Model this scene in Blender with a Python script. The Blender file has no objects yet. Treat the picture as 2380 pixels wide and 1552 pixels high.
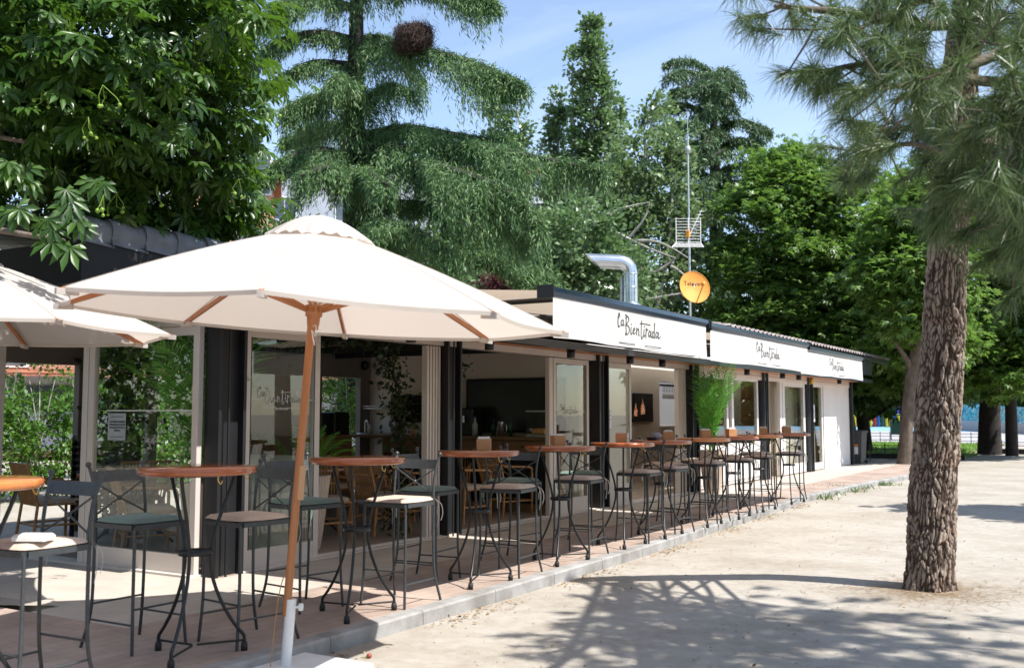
import bpy, math, random
import numpy as np
from math import radians, sin, cos, pi
from mathutils import Vector
random.seed(7)
rng = np.random.default_rng(11)
S = bpy.context.scene
COL = S.collection

# ---------------------------------------------------------------- camera
W2 = 2380.0
cd = bpy.data.cameras.new("camera"); cam = bpy.data.objects.new("camera", cd); COL.objects.link(cam)
S.camera = cam
cd.sensor_width = 36.0; cd.lens = 36.0 * 2370.0 / 2380.0
cd.clip_start = 0.05; cd.clip_end = 600
YAW, PITCH = 31.5576, 4.4394
cam.location = (0, 0, 1.41)
cam.rotation_euler = (radians(90 + PITCH), 0, radians(YAW))
cd.dof.use_dof = True; cd.dof.focus_distance = 10.5; cd.dof.aperture_fstop = 3.2

# ---------------------------------------------------------------- world, sun, exposure
SUN_EL, SUN_AZ = radians(56.2), radians(90.0)      # azimuth clockwise from +Y : the sun stands over +X
w = bpy.data.worlds.new("World"); S.world = w; w.use_nodes = True
nt = w.node_tree; N = nt.nodes; L = nt.links; N.clear()
out = N.new("ShaderNodeOutputWorld"); bg = N.new("ShaderNodeBackground"); bg.inputs[1].default_value = 0.098
sky = N.new("ShaderNodeTexSky"); sky.sky_type = 'NISHITA'; sky.sun_disc = False
sky.sun_elevation = SUN_EL; sky.sun_rotation = SUN_AZ; sky.altitude = 600; sky.air_density = 1.0; sky.dust_density = 0.6; sky.ozone_density = 1.0
tc = N.new("ShaderNodeTexCoord"); mp = N.new("ShaderNodeMapping"); mp.inputs['Scale'].default_value = (1.0, 1.6, 4.5)
mp.inputs['Rotation'].default_value = (0.15, 0.1, 0.9)
nz = N.new("ShaderNodeTexNoise"); nz.inputs['Scale'].default_value = 1.7; nz.inputs['Detail'].default_value = 8; nz.inputs['Roughness'].default_value = 0.62; nz.inputs['Distortion'].default_value = 0.6
cr = N.new("ShaderNodeValToRGB"); cr.color_ramp.elements[0].position = 0.45; cr.color_ramp.elements[1].position = 0.85
cr.color_ramp.elements[0].color = (0.06, 0.06, 0.06, 1); cr.color_ramp.elements[1].color = (.34, .34, .34, 1)
mx = N.new("ShaderNodeMix"); mx.data_type = 'RGBA'; mx.inputs[7].default_value = (6.6, 7.2, 8.0, 1)
L.new(tc.outputs['Generated'], mp.inputs[0]); L.new(mp.outputs[0], nz.inputs[0]); L.new(nz.outputs[0], cr.inputs[0])
L.new(cr.outputs[0], mx.inputs[0]); L.new(sky.outputs[0], mx.inputs[6]); L.new(mx.outputs[2], bg.inputs[0]); L.new(bg.outputs[0], out.inputs[0])
sl = bpy.data.lights.new("sun", 'SUN'); sl.energy = 3.4; sl.angle = radians(0.53); sl.color = (1.0, 0.965, 0.915)
so = bpy.data.objects.new("sun", sl); COL.objects.link(so)
sd = Vector((sin(SUN_AZ) * cos(SUN_EL), cos(SUN_AZ) * cos(SUN_EL), sin(SUN_EL)))
so.rotation_euler = sd.to_track_quat('Z', 'Y').to_euler(); so.location = (30, 0, 40)
S.view_settings.view_transform = 'Standard'; S.view_settings.look = 'None'; S.view_settings.gamma = 1.0
S.view_settings.exposure = 1.35
S.cycles.max_bounces = 8; S.cycles.transparent_max_bounces = 16; S.cycles.diffuse_bounces = 4; S.cycles.glossy_bounces = 4
S.cycles.caustics_reflective = False; S.cycles.caustics_refractive = False; S.cycles.sample_clamp_indirect = 6

# ---------------------------------------------------------------- survey helper: photo position + distance -> world point
_p, _t = radians(PITCH), radians(YAW)
FW = np.array([-sin(_t) * cos(_p), cos(_t) * cos(_p), sin(_p)]); RT = np.array([cos(_t), sin(_t), 0]); UP = np.cross(RT, FW)
C0 = np.array([0, 0, 1.41])
def at(x, y, d): return C0 + (FW + RT * ((x - 1190) / 2370) - UP * ((y - 776) / 2370)) * d

# ---------------------------------------------------------------- object helpers
def tag(o, label=None, cat=None, group=None, kind=None):
    if label: o['label'] = label
    if cat: o['category'] = cat
    if group: o['group'] = group
    if kind: o['kind'] = kind
    return o
def thing(name, label, cat, loc=(0, 0, 0), rz=0.0, group=None):
    o = bpy.data.objects.new(name, None); COL.objects.link(o); o.location = loc; o.rotation_euler = (0, 0, rz)
    o.empty_display_size = 0.1
    return tag(o, label, cat, group)
def kids(o): return [c for c in COL.objects if c.parent == o]
def dup(root, loc, rz, label, group=None):
    r = root.copy(); COL.objects.link(r); r.location = loc; r.rotation_euler = (0, 0, rz); r['label'] = label
    if group: r['group'] = group
    for ch in root_children[root.name]:
        c = ch[0].copy(); COL.objects.link(c); c.parent = r
        for g in ch[1]:
            d = g.copy(); COL.objects.link(d); d.parent = c
    return r
root_children = {}
def remember(root):
    root_children[root.name] = [(c, [g for g in COL.objects if g.parent == c]) for c in COL.objects if c.parent == root]

def link_mesh(name, me, mat, parent=None):
    if mat is not None:
        for m in (mat if isinstance(mat, (list, tuple)) else [mat]): me.materials.append(m)
    o = bpy.data.objects.new(name, me); COL.objects.link(o)
    if parent is not None: o.parent = parent
    return o
def np_mesh(name, V, F, mat, parent=None, smooth=False, label=None):
    V = np.asarray(V, dtype=np.float32); F = np.asarray(F, dtype=np.int32); k = F.shape[1]
    me = bpy.data.meshes.new(name); me.vertices.add(len(V)); me.vertices.foreach_set('co', V.ravel())
    me.loops.add(F.size); me.loops.foreach_set('vertex_index', F.ravel())
    me.polygons.add(len(F)); me.polygons.foreach_set('loop_start', np.arange(0, F.size, k, dtype=np.int32))
    me.polygons.foreach_set('loop_total', np.full(len(F), k, dtype=np.int32))
    if smooth: me.polygons.foreach_set('use_smooth', np.ones(len(F), dtype=bool))
    me.update(calc_edges=True)
    return link_mesh(name, me, mat, parent)

class MB:
    def __init__(s): s.v = []; s.f = []; s.s = []; s.m = []; s.cm = 0
    def add(s, vs, fs, smooth=False):
        b = len(s.v); s.v += [tuple(map(float, v)) for v in vs]
        for f in fs: s.f.append([b + i for i in f]); s.s.append(smooth); s.m.append(s.cm)
        return s
    def box(s, x0, x1, y0, y1, z0, z1):
        v = [(x0, y0, z0), (x1, y0, z0), (x1, y1, z0), (x0, y1, z0), (x0, y0, z1), (x1, y0, z1), (x1, y1, z1), (x0, y1, z1)]
        return s.add(v, [(3, 2, 1, 0), (4, 5, 6, 7), (0, 1, 5, 4), (1, 2, 6, 5), (2, 3, 7, 6), (3, 0, 4, 7)])
    def bbox(s, x0, x1, y0, y1, z0, z1, b=0.006):   # box with chamfered vertical and top edges
        v = []; 
        for (z, i) in ((z0, 0), (z1 - b, 0), (z1, b)):
            xa, xb, ya, yb = x0 + i, x1 - i, y0 + i, y1 - i; c = b
            v += [(xa + c, ya, z), (xb - c, ya, z), (xb, ya + c, z), (xb, yb - c, z), (xb - c, yb, z), (xa + c, yb, z), (xa, yb - c, z), (xa, ya + c, z)]
        f = [tuple(range(7, -1, -1)), tuple(range(16, 24))]
        for k in (0, 8):
            for i in range(8): j = (i + 1) % 8; f.append((k + i, k + j, k + 8 + j, k + 8 + i))
        return s.add(v, f)
    def obox(s, c, d, w_, h, up=(0, 0, 1)):
        """bar from c[0] to c[1], width w_, height h"""
        a, b = Vector(c[0]), Vector(c[1]); t = (b - a).normalized(); u = Vector(up)
        r = t.cross(u)
        if r.length < 1e-4: r = t.cross(Vector((1, 0, 0)))
        r.normalize(); u = r.cross(t); v = []
        for p in (a, b):
            for sx, sz in ((-1, -1), (1, -1), (1, 1), (-1, 1)): v.append(p + r * sx * w_ / 2 + u * sz * h / 2)
        return s.add(v, [(3, 2, 1, 0), (4, 5, 6, 7), (0, 1, 5, 4), (1, 2, 6, 5), (2, 3, 7, 6), (3, 0, 4, 7)])
    def bar(s, a, b, w_, h, up=(0, 0, 1)): return s.obox((a, b), None, w_, h, up)
    def tube(s, pts, r, n=8, caps=True):
        P = [Vector(p) for p in pts]; R = r if isinstance(r, (list, tuple)) else [r] * len(P)
        b = len(s.v); prev = None; rings = []
        for i, p in enumerate(P):
            t = (P[min(i + 1, len(P) - 1)] - P[max(i - 1, 0)])
            if t.length < 1e-9: t = Vector((0, 0, 1))
            t.normalize()
            if prev is None:
                a = Vector((0, 0, 1)) if abs(t.z) < .9 else Vector((1, 0, 0)); u = t.cross(a).normalized()
            else:
                u = prev - t * prev.dot(t)
                u = u.normalized() if u.length > 1e-6 else t.orthogonal().normalized()
            prev = u; q = t.cross(u)
            rings.append([p + (u * cos(2 * pi * k / n) + q * sin(2 * pi * k / n)) * R[i] for k in range(n)])
        vs = [v for rg in rings for v in rg]; fs = []
        for i in range(len(P) - 1):
            for k in range(n):
                j = (k + 1) % n; fs.append((i * n + k, i * n + j, (i + 1) * n + j, (i + 1) * n + k))
        s.add(vs, fs, True)
        if caps:
            s.add(rings[0], [tuple(range(n - 1, -1, -1))]); s.add(rings[-1], [tuple(range(n))])
        return s
    def lathe(s, prof, n=24, c=(0, 0, 0), smooth=True, axis=None):
        vs = []; fs = []
        for (r, z) in prof:
            for k in range(n):
                a = 2 * pi * k / n; vs.append((c[0] + r * cos(a), c[1] + r * sin(a), c[2] + z))
        for i in range(len(prof) - 1):
            for k in range(n):
                j = (k + 1) % n; fs.append((i * n + k, i * n + j, (i + 1) * n + j, (i + 1) * n + k))
        return s.add(vs, fs, smooth)
    def build(s, name, mat, parent=None, label=None):
        me = bpy.data.meshes.new(name); me.from_pydata(s.v, [], s.f)
        me.polygons.foreach_set('use_smooth', s.s)
        if isinstance(mat, (list, tuple)): me.polygons.foreach_set('material_index', s.m)
        me.update()
        o = link_mesh(name, me, mat, parent)
        if label: o['label'] = label
        return o

# ---------------------------------------------------------------- materials
def nodes(name):
    m = bpy.data.materials.new(name); m.use_nodes = True; t = m.node_tree; t.nodes.clear()
    return m, t.nodes, t.links
def mat(name, c1, c2=None, scale=8.0, rough=0.6, metal=0.0, bump=0.0, bscale=None, detail=6, coat=0.0, spec=0.5, stretch=(1, 1, 1), lo=.35, hi=.65, rvar=0.0, trans=0.0, tcol=None, sheen=0.0):
    m, n, l = nodes(name)
    o = n.new("ShaderNodeOutputMaterial"); b = n.new("ShaderNodeBsdfPrincipled")
    b.inputs['Roughness'].default_value = rough; b.inputs['Metallic'].default_value = metal
    b.inputs['Specular IOR Level'].default_value = spec; b.inputs['Coat Weight'].default_value = coat
    b.inputs['Sheen Weight'].default_value = sheen
    c2 = c2 or tuple(x * .82 for x in c1)
    tcn = n.new("ShaderNodeTexCoord"); mpn = n.new("ShaderNodeMapping"); mpn.inputs['Scale'].default_value = stretch
    l.new(tcn.outputs['Object'], mpn.inputs[0])
    z = n.new("ShaderNodeTexNoise"); z.inputs['Scale'].default_value = scale; z.inputs['Detail'].default_value = detail; z.inputs['Roughness'].default_value = .6
    l.new(mpn.outputs[0], z.inputs[0])
    r = n.new("ShaderNodeValToRGB"); r.color_ramp.elements[0].position = lo; r.color_ramp.elements[1].position = hi
    r.color_ramp.elements[0].color = (*c2, 1); r.color_ramp.elements[1].color = (*c1, 1)
    l.new(z.outputs[0], r.inputs[0]); l.new(r.outputs[0], b.inputs['Base Color'])
    if rvar:
        mr = n.new("ShaderNodeMapRange"); mr.inputs[3].default_value = rough - rvar; mr.inputs[4].default_value = rough + rvar
        l.new(z.outputs[0], mr.inputs[0]); l.new(mr.outputs[0], b.inputs['Roughness'])
    if bump:
        bz = n.new("ShaderNodeTexNoise"); bz.inputs['Scale'].default_value = bscale or scale * 4; bz.inputs['Detail'].default_value = 5
        l.new(mpn.outputs[0], bz.inputs[0])
        bp = n.new("ShaderNodeBump"); bp.inputs['Strength'].default_value = bump; bp.inputs['Distance'].default_value = 0.01
        l.new(bz.outputs[0], bp.inputs['Height']); l.new(bp.outputs[0], b.inputs['Normal'])
    if trans:
        t = n.new("ShaderNodeBsdfTranslucent"); t.inputs[0].default_value = (*(tcol or c1), 1)
        ms = n.new("ShaderNodeMixShader"); ms.inputs[0].default_value = trans
        l.new(b.outputs[0], ms.inputs[1]); l.new(t.outputs[0], ms.inputs[2]); l.new(ms.outputs[0], o.inputs[0])
    else: l.new(b.outputs[0], o.inputs[0])
    return m
def leafmat(name, ca, cb, cc, trans=0.3, rough=0.42, tcol=None, spec=.45):
    """leaf colours vary from leaf to leaf"""
    m, n, l = nodes(name)
    o = n.new("ShaderNodeOutputMaterial"); b = n.new("ShaderNodeBsdfPrincipled"); b.inputs['Roughness'].default_value = rough; b.inputs['Specular IOR Level'].default_value = spec
    g = n.new("ShaderNodeNewGeometry"); r = n.new("ShaderNodeValToRGB"); e = r.color_ramp.elements
    e[0].position = 0; e[0].color = (*ca, 1); e[1].position = 1; e[1].color = (*cc, 1); x = e.new(.55); x.color = (*cb, 1)
    l.new(g.outputs['Random Per Island'], r.inputs[0]); l.new(r.outputs[0], b.inputs['Base Color'])
    t = n.new("ShaderNodeBsdfTranslucent")
    hs = n.new("ShaderNodeMix"); hs.data_type = 'RGBA'; hs.inputs[0].default_value = .55; hs.inputs[7].default_value = (*(tcol or (.16, .26, .03)), 1)
    l.new(r.outputs[0], hs.inputs[6]); l.new(hs.outputs[2], t.inputs[0])
    ms = n.new("ShaderNodeMixShader"); ms.inputs[0].default_value = trans
    l.new(b.outputs[0], ms.inputs[1]); l.new(t.outputs[0], ms.inputs[2]); l.new(ms.outputs[0], o.inputs[0])
    return m
def glassmat(name, tint=(.93, .965, .94), refl=1.0, ior=1.48):
    m, n, l = nodes(name); o = n.new("ShaderNodeOutputMaterial")
    t = n.new("ShaderNodeBsdfTransparent"); t.inputs[0].default_value = (*tint, 1)
    g = n.new("ShaderNodeBsdfGlossy"); g.inputs['Roughness'].default_value = 0.0; g.inputs[0].default_value = (refl, refl, refl, 1)
    f = n.new("ShaderNodeFresnel"); ge = n.new("ShaderNodeNewGeometry"); mr_ = n.new("ShaderNodeMapRange"); mr_.inputs[3].default_value = ior; mr_.inputs[4].default_value = 1 / ior   # the same reflectance from both sides of the sheet
    l.new(ge.outputs['Backfacing'], mr_.inputs[0]); l.new(mr_.outputs[0], f.inputs[0])
    ms = n.new("ShaderNodeMixShader"); l.new(f.outputs[0], ms.inputs[0]); l.new(t.outputs[0], ms.inputs[1]); l.new(g.outputs[0], ms.inputs[2]); l.new(ms.outputs[0], o.inputs[0])
    return m
def woodmat(name, c1, c2, scale=3.0, rough=.35, coat=.4, stretch=(1, 12, 1)):
    return mat(name, c1, c2, scale=scale, rough=rough, coat=coat, stretch=stretch, detail=8, bump=.05, lo=.3, hi=.7)

# ground
def groundmat():
    m, n, l = nodes("sandy_ground"); o = n.new("ShaderNodeOutputMaterial"); b = n.new("ShaderNodeBsdfPrincipled"); b.inputs['Roughness'].default_value = .95; b.inputs['Specular IOR Level'].default_value = .15
    tcn = n.new("ShaderNodeTexCoord")
    def noise(sc, det=6, ro=.6):
        z = n.new("ShaderNodeTexNoise"); z.inputs['Scale'].default_value = sc; z.inputs['Detail'].default_value = det; z.inputs['Roughness'].default_value = ro; l.new(tcn.outputs['Object'], z.inputs[0]); return z
    a = noise(.8, 9, .68); r1 = n.new("ShaderNodeValToRGB"); r1.color_ramp.elements[0].position = .36; r1.color_ramp.elements[1].position = .56
    r1.color_ramp.elements[0].color = (.315, .285, .243, 1); r1.color_ramp.elements[1].color = (.385, .362, .325, 1); l.new(a.outputs[0], r1.inputs[0])
    c = noise(9, 8, .7); r2 = n.new("ShaderNodeValToRGB"); r2.color_ramp.elements[0].position = .3; r2.color_ramp.elements[1].position = .72
    r2.color_ramp.elements[0].color = (.84, .80, .74, 1); r2.color_ramp.elements[1].color = (1.06, 1.05, 1.04, 1); l.new(c.outputs[0], r2.inputs[0])
    mu = n.new("ShaderNodeMix"); mu.data_type = 'RGBA'; mu.blend_type = 'MULTIPLY'; mu.inputs[0].default_value = 1; l.new(r1.outputs[0], mu.inputs[6]); l.new(r2.outputs[0], mu.inputs[7])
    v = n.new("ShaderNodeTexVoronoi"); v.inputs['Scale'].default_value = 34; l.new(tcn.outputs['Object'], v.inputs[0])
    r3 = n.new("ShaderNodeValToRGB"); r3.color_ramp.elements[0].position = .08; r3.color_ramp.elements[1].position = .2; r3.color_ramp.elements[0].color = (.55, .5, .45, 1); r3.color_ramp.elements[1].color = (1, 1, 1, 1)
    l.new(v.outputs['Distance'], r3.inputs[0])
    sp = noise(2.2, 3); r4 = n.new("ShaderNodeValToRGB"); r4.color_ramp.elements[0].position = .5; r4.color_ramp.elements[1].position = .62
    l.new(sp.outputs[0], r4.inputs[0])
    m2 = n.new("ShaderNodeMix"); m2.data_type = 'RGBA'; m2.blend_type = 'MULTIPLY'; l.new(r4.outputs[0], m2.inputs[0]); l.new(mu.outputs[2], m2.inputs[6]); l.new(r3.outputs[0], m2.inputs[7])
    l.new(m2.outputs[2], b.inputs['Base Color'])
    f = noise(60, 8, .75); bp = n.new("ShaderNodeBump"); bp.inputs['Strength'].default_value = .4; bp.inputs['Distance'].default_value = .010; l.new(f.outputs[0], bp.inputs['Height'])
    f2 = noise(3.5, 6, .6); bp2 = n.new("ShaderNodeBump"); bp2.inputs['Strength'].default_value = .10; bp2.inputs['Distance'].default_value = .03; l.new(f2.outputs[0], bp2.inputs['Height']); l.new(bp.outputs[0], bp2.inputs['Normal'])
    l.new(bp2.outputs[0], b.inputs['Normal']); l.new(b.outputs[0], o.inputs[0]); return m
def pavermat():
    m, n, l = nodes("brick_pavers"); o = n.new("ShaderNodeOutputMaterial"); b = n.new("ShaderNodeBsdfPrincipled"); b.inputs['Roughness'].default_value = .85
    tcn = n.new("ShaderNodeTexCoord"); mpn = n.new("ShaderNodeMapping"); mpn.inputs['Rotation'].default_value = (0, 0, radians(90)); l.new(tcn.outputs['Object'], mpn.inputs[0])
    br = n.new("ShaderNodeTexBrick"); br.inputs['Scale'].default_value = 1.0; br.inputs['Brick Width'].default_value = .21; br.inputs['Row Height'].default_value = .105
    br.inputs['Mortar Size'].default_value = .004; br.inputs['Mortar Smooth'].default_value = .3; br.inputs['Color1'].default_value = (.350, .272, .228, 1); br.inputs['Color2'].default_value = (.395, .315, .265, 1); br.inputs['Mortar'].default_value = (.27, .23, .20, 1)
    l.new(mpn.outputs[0], br.inputs[0])
    z = n.new("ShaderNodeTexNoise"); z.inputs['Scale'].default_value = 1.6; z.inputs['Detail'].default_value = 8; l.new(tcn.outputs['Object'], z.inputs[0])
    r = n.new("ShaderNodeValToRGB"); r.color_ramp.elements[0].position = .3; r.color_ramp.elements[1].position = .7; r.color_ramp.elements[0].color = (.72, .68, .64, 1); r.color_ramp.elements[1].color = (1.15, 1.12, 1.1, 1); l.new(z.outputs[0], r.inputs[0])
    mu = n.new("ShaderNodeMix"); mu.data_type = 'RGBA'; mu.blend_type = 'MULTIPLY'; mu.inputs[0].default_value = 1; l.new(br.outputs[0], mu.inputs[6]); l.new(r.outputs[0], mu.inputs[7]); l.new(mu.outputs[2], b.inputs['Base Color'])
    bp = n.new("ShaderNodeBump"); bp.inputs['Strength'].default_value = .6; bp.inputs['Distance'].default_value = .004; bp.invert = True; l.new(br.outputs['Fac'], bp.inputs['Height']); l.new(bp.outputs[0], b.inputs['Normal'])
    l.new(b.outputs[0], o.inputs[0]); return m
def brickmat(name, c1, c2, cm, w_=.24, h=.07, rot=None, rough=.85):
    m, n, l = nodes(name); o = n.new("ShaderNodeOutputMaterial"); b = n.new("ShaderNodeBsdfPrincipled"); b.inputs['Roughness'].default_value = rough
    tcn = n.new("ShaderNodeTexCoord"); sp = n.new("ShaderNodeSeparateXYZ"); cb = n.new("ShaderNodeCombineXYZ"); ad = n.new("ShaderNodeMath"); l.new(tcn.outputs['Object'], sp.inputs[0])
    l.new(sp.outputs[0], ad.inputs[0]); l.new(sp.outputs[1], ad.inputs[1]); l.new(ad.outputs[0], cb.inputs[0]); l.new(sp.outputs[2], cb.inputs[1])
    br = n.new("ShaderNodeTexBrick"); br.inputs['Scale'].default_value = 1; br.inputs['Brick Width'].default_value = w_; br.inputs['Row Height'].default_value = h; br.inputs['Mortar Size'].default_value = .01
    br.inputs['Color1'].default_value = (*c1, 1); br.inputs['Color2'].default_value = (*c2, 1); br.inputs['Mortar'].default_value = (*cm, 1); l.new(cb.outputs[0], br.inputs[0]); l.new(br.outputs[0], b.inputs['Base Color'])
    l.new(b.outputs[0], o.inputs[0]); return m

M = {}
M['ground'] = groundmat(); M['paver'] = pavermat()
M['conc'] = mat('pale_concrete', (.47, .42, .36), (.39, .345, .295), scale=2.5, rough=.85, bump=.15, bscale=60)
M['interior_floor'] = mat('interior_floor', (.34, .27, .215), (.27, .21, .165), scale=1.5, rough=.6)
M['kerb'] = mat('kerb_concrete', (.36, .35, .335), (.20, .19, .175), scale=3.2, rough=.9, bump=.3, bscale=50)
M['iron'] = mat('grey_iron', (.062, .068, .072), (.044, .048, .051), scale=30, rough=.42, metal=.25, bump=.1, bscale=120)
M['iron_dark'] = mat('dark_iron', (.022, .023, .025), (.015, .016, .018), scale=30, rough=.38, metal=.3)
M['rubber'] = mat('rubber', (.02, .02, .02), rough=.7)
M['wood_top'] = woodmat('varnished_table', (.40, .105, .028), (.27, .060, .016), scale=2.2, rough=.2, coat=.7)
M['wood_top_light'] = woodmat('varnished_table_light', (.56, .20, .055), (.44, .13, .035), scale=2.2, rough=.22, coat=.7)
M['box_wood'] = woodmat('napkin_box_wood', (.50, .28, .13), (.40, .21, .09), scale=4, rough=.55, coat=0)
M['brass'] = mat('brass', (.75, .48, .15), rough=.3, metal=.9)
M['green_cushion'] = mat('sage_cushion', (.135, .205, .17), (.11, .17, .14), scale=60, rough=.9, bump=.3, bscale=300, sheen=.2)
M['beige_cushion'] = mat('beige_cushion', (.56, .44, .345), (.49, .38, .295), scale=50, rough=.9, bump=.3, bscale=300, sheen=.2)
M['white_cloth'] = mat('white_cloth', (.74, .72, .69), (.68, .66, .63), scale=12, rough=.85, bump=.1)
M['canopy'] = mat('parasol_fabric', (.62, .585, .535), (.585, .55, .50), scale=3, rough=.9, bump=.55, bscale=3.2, trans=.40, tcol=(.72, .61, .52))
M['pole_wood'] = woodmat('parasol_wood', (.42, .165, .055), (.33, .115, .036), scale=2, rough=.4, coat=.25, stretch=(8, 8, .7))
M['pole_light'] = woodmat('parasol_wood_pale', (.52, .30, .16), (.44, .24, .12), scale=2, rough=.45, coat=.2, stretch=(8, 8, .7))
M['white_metal'] = mat('white_metal', (.74, .74, .73), (.68, .68, .66), scale=5, rough=.35)
M['plate_white'] = mat('white_plate', (.74, .73, .70), (.62, .61, .58), scale=4, rough=.5)
M['frame'] = mat('cream_aluminium', (.60, .54, .49), (.57, .51, .46), scale=4, rough=.4)
M['frame_white'] = mat('white_aluminium', (.74, .70, .67), (.70, .66, .63), scale=4, rough=.4)
M['glass'] = glassmat('window_glass'); M['glass_clean'] = glassmat('clear_glass', (.95, .97, .95), 1.0, 1.45)
M['pillar'] = mat('black_steel', (.014, .014, .016), (.010, .010, .012), scale=3, rough=.5, metal=0, spec=.35)
M['beam'] = mat('dark_beam', (.055, .062, .072), (.045, .05, .058), scale=3, rough=.3, metal=.5)
M['awning_bar'] = mat('awning_box', (.045, .075, .12), (.035, .06, .10), scale=3, rough=.16, metal=.75)
M['awning'] = mat('awning_fabric', (.60, .52, .44), (.55, .475, .40), scale=2, rough=.9, trans=.3, tcol=(.62, .50, .38))
M['valance'] = mat('valance_cloth', (.64, .63, .615), (.56, .55, .54), scale=1.4, rough=.9, bump=.25, bscale=2.2, trans=.15, tcol=(.7, .66, .6))
M['ink'] = mat('black_ink', (.025, .025, .028), rough=.8)
M['decal'] = mat('white_decal', (.62, .66, .62), rough=.6)
M['wall_white'] = mat('white_wall', (.72, .69, .66), (.66, .63, .60), scale=1.2, rough=.9, bump=.2, bscale=14)
M['wall_cream'] = mat('cream_wall', (.72, .65, .56), (.68, .61, .52), scale=1, rough=.9)
M['header'] = mat('header_panel', (.19, .165, .145), (.16, .14, .12), scale=1, rough=.8)
M['ceiling'] = mat('wood_ceiling', (.30, .17, .09), (.2, .11, .055), scale=3, rough=.7, stretch=(6, 1, 1))
M['orange_wood'] = mat('orange_soffit', (.62, .28, .13), (.50, .21, .09), scale=3, rough=.6, stretch=(8, 1, 1))
M['tile_dark'] = mat('dark_roof_tile', (.165, .172, .188), (.10, .105, .118), scale=6, rough=.65, bump=.2)
M['tile_brown'] = mat('brown_roof_tile', (.30, .255, .24), (.17, .142, .135), scale=5, rough=.8, bump=.2)
M['black'] = mat('black_panel', (.010, .010, .011), rough=.75)
M['rattan'] = mat('rattan', (.50, .26, .095), (.36, .17, .055), scale=14, rough=.45, coat=.2)
M['counter'] = woodmat('counter_wood', (.27, .155, .075), (.20, .11, .05), scale=2, rough=.5, coat=0)
M['screen'] = mat('dark_screen', (.006, .006, .007), rough=.12)
M['board'] = mat('blackboard', (.010, .012, .013), (.02, .022, .024), scale=3, rough=.3)
M['steel'] = mat('stainless_steel', (.62, .64, .66), (.5, .52, .54), scale=9, rough=.28, metal=.95)
M['duct'] = mat('duct_steel', (.66, .68, .70), (.52, .55, .57), scale=5, rough=.24, metal=.9, bump=.15, bscale=9)
M['galv'] = mat('galvanised', (.48, .52, .52), (.40, .44, .44), scale=12, rough=.45, metal=.6)
M['orange'] = mat('orange_dish', (.74, .31, .055), (.64, .26, .05), scale=5, rough=.62, spec=.3)
M['copper'] = mat('copper', (.80, .33, .17), (.6, .22, .1), scale=8, rough=.2, metal=.95)
M['amber'] = mat('amber_brown', (.85, .42, .16), rough=.3)  # plain amber colour, emits nothing
M['clay'] = mat('ribbed_pot', (.55, .45, .37), (.46, .37, .30), scale=4, rough=.8)
M['bark_pine'] = mat('pine_bark', (.235, .175, .130), (.085, .060, .046), scale=14, rough=.95, bump=.9, bscale=55, stretch=(1, 1, .45), lo=.3, hi=.66)
M['bark'] = mat('grey_bark', (.17, .135, .105), (.08, .06, .047), scale=9, rough=.95, bump=.8, bscale=30, stretch=(1, 1, .4))
M['bark_pale'] = mat('pale_bark', (.42, .40, .35), (.2, .19, .16), scale=5, rough=.9)
M['bark_dark'] = mat('dark_bark', (.035, .028, .024), (.018, .014, .012), scale=6, rough=.95)
M['nest'] = mat('nest_sticks', (.085, .052, .042), (.045, .028, .022), scale=20, rough=.95)
M['grass'] = mat('lawn', (.13, .24, .03), (.09, .17, .02), scale=1.5, rough=.9, bump=.6, bscale=40)
M['path'] = mat('grey_path', (.36, .35, .35), (.30, .29, .29), scale=.6, rough=.9)
M['play_blue'] = mat('blue_safety_floor', (.20, .38, .52), (.17, .33, .46), scale=.8, rough=.8)
M['bin'] = mat('grey_plastic', (.06, .062, .068), (.045, .047, .05), scale=5, rough=.5)
M['paper'] = mat('paper', (.78, .78, .77), (.74, .74, .73), scale=3, rough=.8)
M['red'] = mat('red_paint', (.50, .02, .02), rough=.4)
M['yellow'] = mat('yellow_paint', (.80, .55, .02), rough=.4)
M['blue'] = mat('blue_paint', (.03, .10, .42), rough=.4)
M['dkgreen'] = mat('dark_green_paint', (.015, .07, .05), rough=.45)
M['orange_paint'] = mat('orange_paint', (.75, .22, .03), rough=.4)
M['purple'] = mat('purple_canvas', (.14, .16, .50), (.11, .13, .42), scale=3, rough=.6)
M['lilac'] = mat('lilac_canvas', (.45, .48, .78), rough=.6)
M['ramp'] = mat('pale_ramp', (.52, .50, .50), (.45, .43, .43), scale=.7, rough=.85)
M['apt_white'] = mat('white_apartments', (.42, .45, .50), (.36, .39, .44), scale=.4, rough=.9)
M['apt_glass'] = mat('apartment_glass', (.05, .07, .09), (.12, .14, .16), scale=.7, rough=.15)
M['brick'] = brickmat('red_brick', (.42, .15, .085), (.34, .115, .065), (.40, .33, .28))
M['orange_brick'] = brickmat('orange_brick', (.58, .22, .10), (.50, .18, .08), (.5, .4, .33))
M['rooftile_red'] = mat('red_tiles', (.50, .20, .11), (.38, .14, .08), scale=6, rough=.8)
M['sign_dark'] = mat('sign_dark', (.03, .045, .055), rough=.5)
M['bottle_green'] = mat('bottle_green', (.02, .09, .04), rough=.1)
M['bottle_white'] = mat('bottle_white', (.6, .62, .62), rough=.3)
M['bottle_blue'] = mat('bottle_blue', (.12, .35, .5), rough=.2)
M['dry_leaf'] = leafmat('dry_leaves', (.20, .11, .045), (.33, .21, .10), (.45, .34, .2), trans=.1, tcol=(.3, .2, .1))
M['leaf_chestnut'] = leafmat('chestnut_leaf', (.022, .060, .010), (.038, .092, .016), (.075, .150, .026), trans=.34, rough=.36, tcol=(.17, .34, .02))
M['leaf_right'] = leafmat('chestnut_leaf_sunny', (.055, .125, .026), (.105, .195, .040), (.22, .32, .07), trans=.45, rough=.4, tcol=(.20, .38, .05))
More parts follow.
